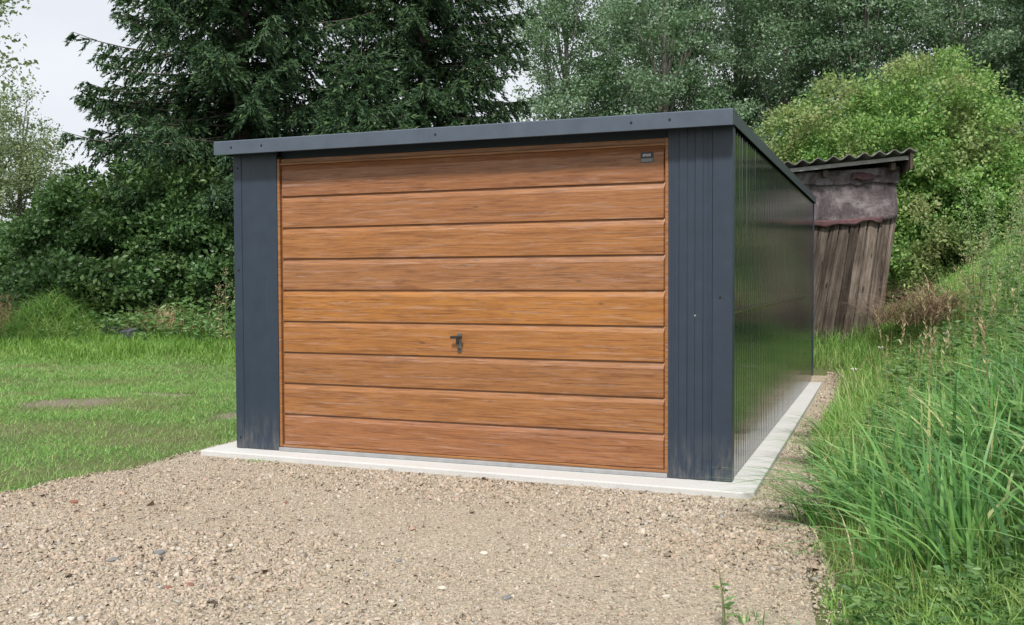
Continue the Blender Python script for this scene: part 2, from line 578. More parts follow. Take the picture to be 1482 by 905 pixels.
def side_sheet(y0, y1, x, sgn, mat, z1):
    """a vertical sheet in the YZ plane, ribs outwards (sgn=+1: towards +x)"""
    p = 0.212
    n = max(1, round((y1 - y0) / p))
    p = (y1 - y0) / n
    pr = [(x, y0)]
    for i in range(n):
        c = y0 + (i + 0.5) * p
        pr += [(x, c - 0.075), (x + sgn * 0.0017, c - 0.062), (x + sgn * 0.0017, c - 0.046), (x + sgn * 0.0, c - 0.034), (x + sgn * 0.0, c + 0.030),
               (x + sgn * 0.0017, c + 0.042), (x + sgn * 0.0017, c + 0.060), (x, c + 0.075)]
    pr += [(x, y1)]
    k = len(pr)
    zs = [0.004, 0.995, 1.001, 1.004, 1.018, 1.024, z1]
    bl = [0, 0, 0.0015, 0.004, 0.004, 0, 0]
    v, f = [], []
    for z, b_ in zip(zs, bl):
        v += [(px + sgn * b_, py, z) for px, py in pr]
    for a in range(len(zs) - 1):
        f += [(a * k + i, a * k + i + 1, (a + 1) * k + i + 1, (a + 1) * k + i) for i in range(k - 1)]
    if sgn < 0: f = [q[::-1] for q in f]
    return MB().add(v, f).build("wall_sheet", mat, garage)


edges = np.linspace(0.0875, DP, 7)
for a, b_ in zip(edges[:-1], edges[1:]):
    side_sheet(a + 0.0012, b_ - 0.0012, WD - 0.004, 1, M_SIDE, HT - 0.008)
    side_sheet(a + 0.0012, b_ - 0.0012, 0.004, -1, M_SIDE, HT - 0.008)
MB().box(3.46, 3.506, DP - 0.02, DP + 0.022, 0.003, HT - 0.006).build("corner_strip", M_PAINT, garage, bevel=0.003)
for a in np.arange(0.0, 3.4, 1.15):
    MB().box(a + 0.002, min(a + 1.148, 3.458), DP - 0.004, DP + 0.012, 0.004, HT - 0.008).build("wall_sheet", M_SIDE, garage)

# roof: ribbed deck, front fascia, side trims
rf = MB()
OV = 0.14
pr = []
for i in range(int((DP + OV) / 0.2)):
    y = -OV + 0.012 + i * 0.2
    pr += [(y, 2.150), (y + 0.12, 2.150), (y + 0.135, 2.162), (y + 0.17, 2.162), (y + 0.185, 2.150)]
pr.append((DP + 0.02, 2.150))
rf.add([(-0.055, y, z) for y, z in pr] + [(3.51, y, z) for y, z in pr] + [(-0.055, y, z - 0.012) for y, z in pr] + [(3.51, y, z - 0.012) for y, z in pr],
       [(i, len(pr) + i, len(pr) + i + 1, i + 1) for i in range(len(pr) - 1)] +
       [(2 * len(pr) + i, 2 * len(pr) + i + 1, 3 * len(pr) + i + 1, 3 * len(pr) + i) for i in range(len(pr) - 1)])
roof = rf.build("roof", M_PAINT, garage)
fas = MB().add([], [])
fas.sweep([(0, -OV, 2.082), (0, -OV, 2.170), (0, -OV + 0.006, 2.176), (0, 0.05, 2.176), (0, 0.05, 2.170), (0, -OV + 0.008, 2.166), (0, -OV + 0.008, 2.096), (0, -OV + 0.028, 2.094), (0, -OV + 0.028, 2.082)],
          (-0.066, 0, 0), (3.524, 0, 0))
fascia = fas.build("front_fascia", M_TRIM, roof)
for xx, sg in ((3.524, 1), (-0.066, -1)):
    t = MB()
    t.sweep([(0, 0, 2.092), (0, 0, 2.166), (-sg * 0.004, 0, 2.171), (-sg * 0.09, 0, 2.171), (-sg * 0.09, 0, 2.167), (-sg * 0.006, 0, 2.160), (-sg * 0.006, 0, 2.092)][::sg],
            (xx - sg * 0.001, -OV + 0.010, 0), (xx - sg * 0.001, DP + 0.04, 0))
    t.build("side_trim", M_PAINT, roof)
MB().box(-0.064, 3.522, DP + 0.042, DP + 0.05, 2.09, 2.17).build("rear_trim", M_PAINT, roof)

# screws
scr = MB()
scr.cyl((0, 0, 0), (0, -0.003, 0), 0.0075, 0.0075, 10).cyl((0, -0.003, 0), (0, -0.007, 0), 0.0048, 0.0042, 6)
scr_dark = scr.mesh("screw", M_DARKMETAL)
scr_zinc = scr.mesh("screw", M_ZINC)
for par, me, p in [(roof, scr_dark, (0.33, -OV, 2.130)), (roof, scr_dark, (0.08, -OV, 2.128)), (roof, scr_dark, (2.93, -OV, 2.128)), (roof, scr_dark, (3.16, -OV, 2.132)),
                   (roof, scr_dark, (1.65, -OV, 2.13)), (garage, scr_zinc, (3.288, -0.001, 0.985)), (garage, scr_dark, (3.434, -0.006, 1.095)), (garage, scr_dark, (3.434, -0.006, 0.085)),
                   (garage, scr_dark, (0.030, -0.006, 1.275)), (garage, scr_dark, (0.030, -0.006, 0.08)), (garage, scr_dark, (0.030, -0.006, 2.0))]:
    o = link(bpy.data.objects.new("screw", me), par)
    o.location = p

# door
door = MB().box(XL + 0.002, XR - 0.002, 0.052, 0.07, 0.03, ZD - 0.002).build("garage_door", M_OAK, garage)
door["label"] = "wood look up-and-over garage door of nine horizontal panels"
# frame (stiles, head and foot in the same foil)
MB().box(XL + 0.001, XL + 0.021, 0.004, 0.051, 0.028, ZD + 0.021).build("door_frame", M_OAK, door, bevel=0.003)
MB().box(XR - 0.021, XR - 0.001, 0.004, 0.051, 0.028, ZD + 0.021).build("door_frame", M_OAK, door, bevel=0.003)
MB().box(XL + 0.0215, XR - 0.0215, 0.010, 0.051, ZD - 0.024, ZD - 0.010).build("door_frame", M_OAK, door, bevel=0.003)
MB().box(XL + 0.0215, XR - 0.0215, 0.020, 0.049, ZD - 0.0095, ZD + 0.020).build("door_frame", M_OAK, door, bevel=0.003)
MB().box(XL + 0.0215, XR - 0.0215, 0.012, 0.051, 0.028, 0.045).build("door_frame", M_OAK, door, bevel=0.003)
MB().box(XL + 0.003, XR - 0.003, -0.012, 0.06, 0.001, 0.0265).build("threshold", M_THRESH, garage, bevel=0.003)
NP = 9
zb, zt = 0.0455, ZD - 0.0245
ph = (zt - zb) / NP
pw0, pw1 = XL + 0.0215, XR - 0.0215


def panel_mesh():
    """one stamped panel: lip at the foot, sloped top edge, ends turned back; centred on its own origin"""
    w = (pw1 - pw0) / 2
    e = 0.012
    sect = [(0.014, 0.0), (0.003, 0.0015), (0.0, 0.004), (0.0, ph - 0.042), (0.0016, ph - 0.037), (0.0132, ph - 0.006), (0.014, ph - 0.0005)]
    xs = [(-w, 0.014), (-w + e * 0.45, 0.014), (-w + e, None)] + [(x, None) for x in np.linspace(-w + e, w - e, 9)[1:]] + [(w - e * 0.45, 0.014), (w, 0.014)]
    v, f = [], []
    for x, dd in xs:
        for (y, z) in sect:
            v.append((x, dd if dd is not None else y, z))
    k = len(sect)
    for a in range(len(xs) - 1):
        for i in range(k - 1):
            f.append((a * k + i, (a + 1) * k + i, (a + 1) * k + i + 1, a * k + i + 1))
    return MB().add(v, f).mesh("door_panel", M_OAK)


pm = panel_mesh()
# colour multiplier for each panel, listed from foot to head: golden ones in the middle, redder ones at head and foot
PANEL_TONES = [(0.96, 0.92, 1.10, 1), (1.02, 1.0, 1.0, 1), (0.94, 0.93, 0.95, 1), (1.10, 1.06, 0.88, 1), (1.18, 1.12, 0.78, 1), (0.98, 0.99, 1.12, 1), (1.08, 1.04, 0.96, 1), (1.0, 0.97, 1.04, 1), (0.90, 0.84, 0.94, 1)]
for i in range(NP):
    o = link(bpy.data.objects.new("door_panel", pm), door)
    o.location = ((pw0 + pw1) / 2, 0.018, zb + i * ph)
    o.color = PANEL_TONES[i]

# handle: back plate, T lever, lock rosette
HX, HZ, HY = 1.745, 0.815, 0.018
hd = MB()
hd.box(HX - 0.014, HX + 0.014, HY - 0.006, HY + 0.002, HZ - 0.088, HZ + 0.040)
hd.cyl((HX, HY, HZ + 0.014), (HX, HY - 0.045, HZ + 0.014), 0.010, 0.009)
hd.cyl((HX, HY, HZ - 0.064), (HX, HY - 0.016, HZ - 0.064), 0.013, 0.012)
handle = hd.build("door_handle", M_STEEL, door, bevel=0.002)
lv = MB()
lv.cyl((HX - 0.050, HY - 0.044, HZ + 0.012), (HX + 0.030, HY - 0.044, HZ + 0.016), 0.009, 0.010)
lv.box(HX - 0.009, HX + 0.009, HY - 0.050, HY - 0.036, HZ - 0.034, HZ + 0.020)
lv.cyl((HX, HY - 0.014, HZ - 0.064), (HX, HY - 0.024, HZ - 0.064), 0.006, 0.006)
lv.build("handle_lever", M_DARKMETAL, door, bevel=0.002)
# maker's plate: dark upper half with a short pale word, grey lower half
px0, pz0 = 2.95, 1.908
MB().box(px0, px0 + 0.078, HY - 0.0025, HY - 0.0002, pz0, pz0 + 0.062).build("name_plate", M_PLATE, door)
plt = MB().box(px0 + 0.003, px0 + 0.075, HY - 0.0035, HY - 0.0026, pz0 + 0.003, pz0 + 0.024)
plt.build("plate_band", M_PLATEGREY, door)
wd = MB()
for k, (a, b_, c_) in enumerate([(0.014, 0.023, 0), (0.026, 0.036, 1), (0.039, 0.049, 0), (0.052, 0.062, 1)]):
    wd.box(px0 + a, px0 + a + 0.003, HY - 0.0035, HY - 0.0026, pz0 + 0.036, pz0 + 0.051)
    wd.box(px0 + b_ - 0.003, px0 + b_, HY - 0.0035, HY - 0.0026, pz0 + 0.036, pz0 + 0.051)
    zz = 0.048 if c_ else 0.036
    wd.box(px0 + a + 0.0031, px0 + b_ - 0.0031, HY - 0.0035, HY - 0.0026, pz0 + zz, pz0 + zz + 0.003)
wd.build("plate_lettering", M_PRINT, door)


# ================================================================== old shed behind the garage
def m_old_wood():
    m, nt, b = mat_new("weathered_planks")
    oi = nt.nodes.new("ShaderNodeObjectInfo")
    cmb = nt.nodes.new("ShaderNodeCombineXYZ")
    nt.links.new(math_n(nt, 'MULTIPLY', oi.outputs["Random"], 43.0), cmb.inputs[0])
    nt.links.new(math_n(nt, 'MULTIPLY', oi.outputs["Random"], 17.0), cmb.inputs[2])
    v = coords(nt, scale=(13, 13, 0.6), offset=cmb.outputs[0])
    g = noise(nt, v, 2.0, 9, 0.68, 0.5)
    c = ramp(nt, g, [(0.30, (0.050, 0.042, 0.037)), (0.45, (0.125, 0.108, 0.096)), (0.58, (0.205, 0.182, 0.165)), (0.75, (0.31, 0.285, 0.26))])
    vk = nt.nodes.new("ShaderNodeTexVoronoi")
    vk.inputs["Scale"].default_value = 1.6
    nt.links.new(coords(nt, scale=(6, 6, 1.6), offset=cmb.outputs[0]), vk.inputs["Vector"])
    c = mixc(nt, 0.9, c, ramp(nt, vk.outputs["Distance"], [(0.06, (0.15, 0.13, 0.12)), (0.16, (1, 1, 1))]), 'MULTIPLY')
    stn = noise(nt, coords(nt, scale=(2, 2, 0.8), offset=cmb.outputs[0]), 2.2, 5, 0.7)
    c = mixc(nt, 0.8, c, ramp(nt, stn, [(0.35, (0.35, 0.32, 0.30)), (0.6, (1.1, 1.1, 1.1))]), 'MULTIPLY')
    c = mixc(nt, 1.0, c, ramp(nt, oi.outputs["Random"], [(0, (0.36, 0.33, 0.31)), (0.5, (0.72, 0.66, 0.62)), (1, (1.15, 1.08, 1.0))]), 'MULTIPLY')
    nt.links.new(c, b.inputs["Base Color"])
    b.inputs["Roughness"].default_value = 0.9
    b.inputs["Specular IOR Level"].default_value = 0.2
    nt.links.new(bump(nt, g, 0.7, 0.01), b.inputs["Normal"])
    return m


def m_tar():
    m, nt, b = mat_new("worn_roofing_felt")
    v = coords(nt)
    n1 = noise(nt, v, 3.2, 7, 0.7, 0.4)
    v2 = coords(nt, scale=(3, 3, 1))
    n2 = noise(nt, v2, 3.6, 6, 0.7)
    c = ramp(nt, n1, [(0.36, (0.030, 0.022, 0.025)), (0.5, (0.095, 0.075, 0.082)), (0.62, (0.22, 0.195, 0.205))])
    c = mixc(nt, ramp(nt, n2, [(0.55, (0, 0, 0)), (0.74, (0.6, 0.6, 0.6))]), c, (0.25, 0.225, 0.235))
    nt.links.new(c, b.inputs["Base Color"])
    b.inputs["Roughness"].default_value = 0.75
    nt.links.new(bump(nt, n1, 0.9, 0.03), b.inputs["Normal"])
    return m


M_OLDWOOD, M_TAR = m_old_wood(), m_tar()
M_TARRED = m_simple("red_felt_edge", (0.085, 0.038, 0.042), 0.75, 0, 0.5, 8, 0.4)
M_ETERNIT = m_simple("corrugated_cement", (0.115, 0.112, 0.108), 0.9, 0, 0.45, 7, 0.5)
shed = tag(empty("wooden_shed", (4.22, 8.00, 0.30), R(21)), "old leaning plank shed with torn felt and corrugated roof", "shed")
LEAN = 0.13            # sideways per metre of height, up to the felt
srng = np.random.default_rng(3)
x = 0.0
k = 0
TOP = 2.34
while x > -1.95:
    w = srng.uniform(0.09, 0.165)
    if k == 0: w = 0.085
    y0 = srng.uniform(-0.026, 0.004)
    ln = LEAN + srng.uniform(-0.012, 0.018) + 0.055 * min(1, -x / 0.9)
    tl = srng.uniform(-0.004, 0.004)
    z1 = TOP - 0.08 if k > 1 else TOP - 0.02
    zb_ = srng.uniform(-0.10, 0.02)
    v, f = [], []
    wob = srng.normal(0, 0.004, (6, 2))
    z1 = 1.78 + srng.uniform(0, 0.06)
    for j, z in enumerate(np.linspace(zb_, z1, 6)):
        a, b_ = -w + 0.009 + wob[j, 0], -0.009 + wob[j, 1]
        v += [(a, y0 + tl, z), (b_, y0 - tl, z), (b_, y0 + 0.024, z), (a, y0 + 0.024, z)]
    for j in range(5):
        for i in range(4):
            f.append((j * 4 + i, j * 4 + (i + 1) % 4, (j + 1) * 4 + (i + 1) % 4, (j + 1) * 4 + i))
    f += [(3, 2, 1, 0), (20, 21, 22, 23)]
    pk = MB().add(v, f).build("plank", M_OLDWOOD, shed)
    pk.location = (x + (LEAN - ln) * 1.65, 0, 0)
    pk.rotation_euler = (0, math.atan(ln), 0)
    x -= w
    k += 1


def shed_x(z): return LEAN * min(z, 1.65)


# right side wall boards, horizontal, going back
for j, z in enumerate(np.arange(0.0, 2.3, 0.14)):
    xo = shed_x(z + 0.07) - 0.004
    MB().add([(xo - 0.02, 0.03, z), (xo, 0.03, z), (xo, 1.6, z), (xo - 0.02, 1.6, z), (xo - 0.008, 0.03, z + 0.135), (xo + 0.012, 0.03, z + 0.135), (xo + 0.012, 1.6, z + 0.135), (xo - 0.008, 1.6, z + 0.135)],
             [(0, 3, 2, 1), (4, 5, 6, 7), (0, 1, 5, 4), (1, 2, 6, 5), (2, 3, 7, 6), (3, 0, 4, 7)]).build("side_board", M_OLDWOOD, shed)
MB().add([(-1.9, 0.03, 0), (-0.06, 0.03, 0), (0.13, 0.03, 2.2), (-1.9, 0.03, 2.2), (-1.9, 0.05, 0), (-0.06, 0.05, 0), (0.13, 0.05, 2.2), (-1.9, 0.05, 2.2)],
         [(0, 1, 2, 3), (7, 6, 5, 4), (0, 4, 5, 1), (1, 5, 6, 2), (2, 6, 7, 3), (3, 7, 4, 0)]).build("dark_gap_backing", M_BARK, shed)  # dark backing added behind the planks so their gaps read as shade
MB().box(-1.9, 0.1, 1.58, 1.62, 0, 2.3).build("rear_wall", M_OLDWOOD, shed)
MB().box(-1.95, -1.91, 0.03, 1.57, 0, 2.2).build("left_wall", M_OLDWOOD, shed)


def felt(name, xa, xb, ztop, zbot_fn, y, mat, seed, ny=10, nxx=40, edge=0.0):
    r_ = np.random.default_rng(seed)
    v, f = [], []
    X = np.linspace(xa, xb, nxx)
    jag = r_.normal(0, 0.010, nxx)
    jag = np.convolve(jag, [0.25, 0.5, 0.25], 'same') * 1.5
    for j in range(ny):
        t = j / (ny - 1)
        for i, xx in enumerate(X):
            zb2 = zbot_fn((xx - xa) / (xb - xa)) + jag[i]
            z = ztop(xx) * (1 - t) + zb2 * t
            bul = 0.012 * math.sin(xx * 6 + seed) * math.sin(z * 9 + seed) + 0.008 * math.sin(xx * 15 + z * 7) - edge * t * t
            v.append((xx + LEAN * 1.65 + 0.006 * math.sin(z * 14), y + bul, z))
    for j in range(ny - 1):
        for i in range(nxx - 1):
            f.append((j * nxx + i, (j + 1) * nxx + i, (j + 1) * nxx + i + 1, j * nxx + i + 1))
    o = MB().add(v, f).build(name, mat, shed, smooth=True)
    s_ = o.modifiers.new("thick", 'SOLIDIFY')
    s_.thickness = 0.006
    return o


felt("felt_sheet", -1.9, 0.005, lambda q: 2.36 + 0.06 * min(0, q), lambda t: 2.13 + 0.015 * math.sin(t * 9), -0.060, M_TAR, 2, edge=0.012)
felt("felt_sheet", -1.9, -0.012, lambda q: 2.20, lambda t: 1.60 + 0.11 * max(0, (t - 0.62) / 0.38) ** 1.3 + 0.012 * math.sin(t * 25), -0.044, M_TAR, 5, edge=0.01)
felt("felt_edge", -1.9, -0.20, lambda q: 1.66 + 0.05 * max(0, (q + 0.9) / 0.7), lambda t: 1.585 + 0.075 * max(0, (t - 0.55) / 0.45) + 0.01 * math.sin(t * 31), -0.062, M_TARRED, 8, ny=4, edge=0.006)
felt("felt_tear", -0.62, -0.24, lambda q: 2.255 + 0.03 * math.sin(q * 9), lambda t: 2.165 + 0.06 * t + 0.02 * math.sin(t * 9), -0.082, M_TARRED, 11, ny=4, nxx=14, edge=0.02)
# roof: corrugated sheet, ridge lines running front to back, front edge wavy
v, f = [], []
nxw, nyw = 150, 8
for j in range(nyw):
    yy = -0.34 + j * (2.1 / (nyw - 1))
    for i in range(nxw):
        xx = -2.05 + 2.40 * i / (nxw - 1)
        zz = 2.515 + 0.105 * xx + 0.026 * math.sin(2 * math.pi * xx / 0.195) - 0.10 * (yy + 0.34)
        v.append((xx, yy + 0.012 * math.sin(xx * 4), zz))
for j in range(nyw - 1):
    for i in range(nxw - 1):
        f.append((j * nxw + i, j * nxw + i + 1, (j + 1) * nxw + i + 1, (j + 1) * nxw + i))
sr = MB().add(v, f).build("corrugated_roof", M_ETERNIT, shed, smooth=True)
sm = sr.modifiers.new("thick", 'SOLIDIFY')
sm.thickness = 0.012
sm.offset = -1
MB().add([(-2.0, -0.24, 2.190), (0.30, -0.24, 2.432), (0.30, -0.205, 2.432), (-2.0, -0.205, 2.190), (-2.0, -0.24, 2.240), (0.30, -0.24, 2.482), (0.30, -0.205, 2.482), (-2.0, -0.205, 2.240)],
         [(0, 3, 2, 1), (4, 5, 6, 7), (0, 1, 5, 4), (1, 2, 6, 5), (2, 3, 7, 6), (3, 0, 4, 7)]).build("eaves_board", M_SHEDBEAM, shed)
for xx in (-1.7, -0.8, 0.08):
    MB().box(xx, xx + 0.06, -0.16, 1.7, 2.30 + 0.105 * xx, 2.385 + 0.105 * xx).build("rafter", M_OLDWOOD, shed)
MB().add([(0.27, -0.30, 2.30), (0.30, -0.30, 2.30), (0.30, 1.7, 2.10), (0.27, 1.7, 2.10), (0.27, -0.30, 2.505), (0.30, -0.30, 2.505), (0.30, 1.7, 2.30), (0.27, 1.7, 2.30)],
         [(0, 3, 2, 1), (4, 5, 6, 7), (0, 1, 5, 4), (1, 2, 6, 5), (2, 3, 7, 6), (3, 0, 4, 7)]).build("barge_board", M_OLDWOOD, shed)


# ================================================================== plants: generators
def unit(a):
    return a / (np.linalg.norm(a, axis=-1, keepdims=True) + 1e-9)


def leaf_geo(P, D, L, Wd, rg, fold=0.25):
    """diamond leaves: base P, direction D, length L, width Wd (arrays); two folded triangles each"""
    n = len(P)
    q = unit(np.cross(D, rg.normal(size=(n, 3))))
    nrm = np.cross(D, q)
    L, Wd = L[:, None], Wd[:, None]
    mid = P + D * L * 0.42 + nrm * Wd * fold
    V = np.stack([P, mid - q * Wd * 0.5, P + D * L, mid + q * Wd * 0.5], 1).reshape(-1, 3)
    b = np.arange(n)[:, None] * 4
    F = np.concatenate([b + [0, 1, 2], b + [0, 2, 3]], 1).reshape(-1, 3)
    return V, F


def blade_geo(P, H, Wd, az, lean, segs, rg, twist=0.4):
    n = len(P)
    t = np.linspace(0, 1, segs + 1)
    dirh = np.stack([np.cos(az), np.sin(az), np.zeros(n)], 1)
    wa = az + math.pi / 2 + rg.normal(0, twist, n)
    side = np.stack([np.cos(wa), np.sin(wa), np.zeros(n)], 1)
    V = []
    for k, tt in enumerate(t):
        c = P + dirh * (lean * H * tt ** 1.8)[:, None]
        c[:, 2] += H * (tt - 0.42 * np.minimum(lean, 1.6) * tt ** 2.6)
        if k == segs:
            V.append(c[:, None, :])
        else:
            w = (Wd * (1 - tt) ** 0.55 * 0.5)[:, None] * side
            V.append(np.stack([c - w, c + w], 1))
    V = np.concatenate(V, 1)            # n, 2*segs+1, 3
    m = 2 * segs + 1
    tri = []
    for k in range(segs):
        a = 2 * k
        if k < segs - 1: tri += [[a, a + 1, a + 3], [a, a + 3, a + 2]]
        else: tri += [[a, a + 1, a + 2]]
    F = (np.arange(n)[:, None, None] * m + np.array(tri)[None]).reshape(-1, 3)
    return V.reshape(-1, 3), F


def tube_geo(pts, rad, sides=6):
    pts = np.asarray(pts, float)
    n = len(pts)
    tg = unit(np.gradient(pts, axis=0))
    ref = np.where(np.abs(tg[:, 2:3]) > 0.9, np.array([[1.0, 0, 0]]), np.array([[0, 0, 1.0]]))
    a = unit(np.cross(tg, ref))
    b = np.cross(tg, a)
    th = np.linspace(0, 2 * math.pi, sides, endpoint=False)
    V = pts[:, None, :] + np.asarray(rad)[:, None, None] * (np.cos(th)[None, :, None] * a[:, None, :] + np.sin(th)[None, :, None] * b[:, None, :])
    F = []
    for i in range(n - 1):
        for j in range(sides):
            j2 = (j + 1) % sides
            F.append((i * sides + j, i * sides + j2, (i + 1) * sides + j2, (i + 1) * sides + j))
    return V.reshape(-1, 3), np.array(F)


def cat(parts):
    Vs, Fs, b = [], [], 0
    for V, F in parts:
        Vs.append(V); Fs.append(F + b); b += len(V)
    return np.concatenate(Vs), np.concatenate(Fs)


def broadleaf(name, label, category, loc, lobes, clumps, per, leaf, mat, bark, seed, trunk_r=0.12, group=None, limbs=14, clump_r=0.38, droop=0.0, shell=3.0, trunks=1, part="trunk"):
    """lobes: list of (x,y,z,rx,ry,rz) ellipsoids in the tree's own space that the crown fills"""
    rg = np.random.default_rng(seed)
    root = tag(empty(name, loc), label, category, group)
    lob = np.array(lobes, float)
    vol = lob[:, 3] * lob[:, 4] * lob[:, 5]
    which = rg.choice(len(lob), clumps, p=vol / vol.sum())
    d = unit(rg.normal(size=(clumps, 3)))
    rr = rg.random(clumps) ** (1 / shell) * rg.uniform(0.88, 1.10, clumps)
    C = lob[which, :3] + d * rr[:, None] * lob[which, 3:]
    C = C[C[:, 2] > 0.12]
    nC = len(C)
    # leaves
    size_c = clump_r * rg.uniform(0.6, 1.35, nC)
    cnt = np.maximum(6, (per * (size_c / clump_r) ** 2 * rg.uniform(0.7, 1.3, nC))).astype(int)
    idx = np.repeat(np.arange(nC), cnt)
    off = unit(rg.normal(size=(len(idx), 3))) * (rg.random(len(idx)) ** 0.5)[:, None] * size_c[idx][:, None]
    off[:, 2] *= 0.62
    P = C[idx] + off
    out = unit(P - np.array([0, 0, lob[:, 2].mean() * 0.8]))
    D = unit(out * 0.6 + rg.normal(size=P.shape) * 0.75 + np.array([0, 0, -0.25 - droop]))
    L = leaf * rg.uniform(0.5, 1.5, len(P))
    V, F = leaf_geo(P, D, L, L * rg.uniform(0.5, 0.7, len(P)), rg)
    tag(np_obj("crown", V, F, mat, root), kind="stuff")
    # trunk(s) and limbs
    parts = []
    H = (lob[:, 2] + lob[:, 5] * 0.6).max() * (0.62 if trunks > 2 else 1.0)
    for tk in range(trunks):
        bx = rg.normal(0, 0.10 * (trunks > 1) * 2, 2)
        k = 9
        z = np.linspace(-0.15, H, k)
        wander = np.cumsum(rg.normal(0, 0.05, (k, 2)), 0) * (H / 6)
        wander[0] = 0
        spread = bx[None, :] * (1 + z[:, None] * (0.35 if trunks > 1 else 0))
        tp = np.concatenate([spread + wander, z[:, None]], 1)
        parts.append(tube_geo(tp, trunk_r * (1 - 0.86 * np.linspace(0, 1, k)), 8))
        for q in rg.choice(nC, min(limbs // trunks + 1, nC), replace=False):
            e = C[q]
            s0 = tp[np.argmin(np.abs(z - max(0.3, e[2] * rg.uniform(0.4, 0.75))))]
            tt = np.linspace(0, 1, 6)[:, None]
            mid = (s0 + e) / 2 + np.array([0, 0, 0.12 * np.linalg.norm(e - s0)]) + rg.normal(0, 0.05, 3)
            pts = (1 - tt) ** 2 * s0 + 2 * tt * (1 - tt) * mid + tt ** 2 * e
            parts.append(tube_geo(pts, trunk_r * 0.25 * (1 - 0.85 * tt[:, 0]), 5))
    V, F = cat(parts)
    np_obj(part, V, F, bark, root, smooth=True)
    return root


def copy_tree(root, loc, rz, sc, label=None):
    r_ = root.copy()
    scene.collection.objects.link(r_)
    r_.location = loc
    r_.rotation_euler = (0, 0, rz)
    r_.scale = sc
    if label: r_["label"] = label
    for ch in list(root.children):
        c = ch.copy()
        scene.collection.objects.link(c)
        c.parent = r_
    return r_


def spruce(label, loc, H, R0, seed, zmin=0.5, dens=1.0, power=0.8, zdense=13.0, mat=None):
    rg = np.random.default_rng(seed)
    root = tag(empty("spruce_tree", loc), label, "tree", "spruces behind the garage")
    zs = []
    z = zmin
    while z < H - 0.4:
        zs.append(z)
        z += (0.27 if z < zdense else 0.55) / dens ** 0.5 * rg.uniform(0.8, 1.2)
    twigP, twigD, twigL, wood = [], [], [], []
    for z in zs:
        rz = R0 * (1 - z / H) ** power
        nb = rg.integers(6, 9)
        a0 = rg.uniform(0, 6.28)
        for i in range(nb):
            az = a0 + i * 6.283 / nb + rg.normal(0, 0.22)
            Lb = rz * rg.uniform(0.72, 1.12)
            rise = rg.uniform(0.02, 0.20) + 0.25 * (z / H)
            sag = rg.uniform(0.16, 0.30) * (1 - 0.5 * z / H)
            t = np.linspace(0, 1, 8)
            h = np.array([math.cos(az), math.sin(az), 0])
            bp = np.array([0, 0, z]) + h * (t * Lb)[:, None]
            bp[:, 2] += Lb * (rise * t - sag * 1.6 * t ** 1.5 + 0.85 * sag * t ** 4)
            wood.append(tube_geo(bp, 0.028 * (Lb / 3) * (1.05 - t) + 0.004, 4))
            nt_ = int(Lb * (17 if z < 10.5 else 6) * dens) + 4
            tt = np.sort(rg.uniform(0.06, 1.0, nt_) ** 0.9)
            pos = np.stack([np.interp(tt, t, bp[:, k]) for k in range(3)], 1)
            sgn = rg.choice([-1, 1], nt_)
            ang = az + sgn * rg.uniform(0.5, 1.15, nt_)
            ln = (0.20 + 0.42 * Lb / 3 * np.sin(np.pi * np.clip(tt * 0.86 + 0.12, 0, 1))) * rg.uniform(0.7, 1.25, nt_)
            dr = rg.uniform(-1.1, -0.05, nt_)
            dd = unit(np.stack([np.cos(ang), np.sin(ang), dr], 1))
            twigP.append(pos); twigD.append(dd); twigL.append(ln)
            twigP.append(bp[-2:-1]); twigD.append(unit(bp[-1:] - bp[-3:-2] + 1e-6)); twigL.append(np.array([0.45]))
    P, D, L = np.concatenate(twigP), np.concatenate(twigD), np.concatenate(twigL)
    # needle sprays along every twig
    per = np.maximum(5, L * np.where(P[:, 2] < 10.5, 40, 22)).astype(int)
    idx = np.repeat(np.arange(len(P)), per)
    s = rg.random(len(idx))
    droop = np.zeros((len(idx), 3)); droop[:, 2] = -0.30 * (s ** 2) * L[idx]
    B = P[idx] + D[idx] * (s * L[idx])[:, None] + droop
    ND = unit(D[idx] * 1.15 + unit(rg.normal(size=B.shape)) * 0.75 + np.array([0, 0, -0.15]))
    nl = rg.uniform(0.09, 0.19, len(B)) * (1.1 - 0.4 * s)
    side = unit(np.cross(ND, rg.normal(size=B.shape))) * (rg.uniform(0.015, 0.031, len(B)))[:, None]
    V = np.stack([B - side, B + side, B + ND * nl[:, None]], 1).reshape(-1, 3)
    F = np.arange(len(B) * 3).reshape(-1, 3)
    tag(np_obj("crown", V, F, mat or M_SPRUCE, root), kind="stuff")
    k = 10
    tz = np.linspace(-0.2, H, k)
    parts = [tube_geo(np.stack([0.02 * np.sin(tz), 0.02 * np.cos(tz), tz], 1), 0.20 * (H / 18) * (1 - tz / H * 0.97).clip(0.02), 9)] + wood
    Vt, Ft = cat(parts)
    np_obj("trunk", Vt, Ft, M_BARK, root, smooth=True)
    return root


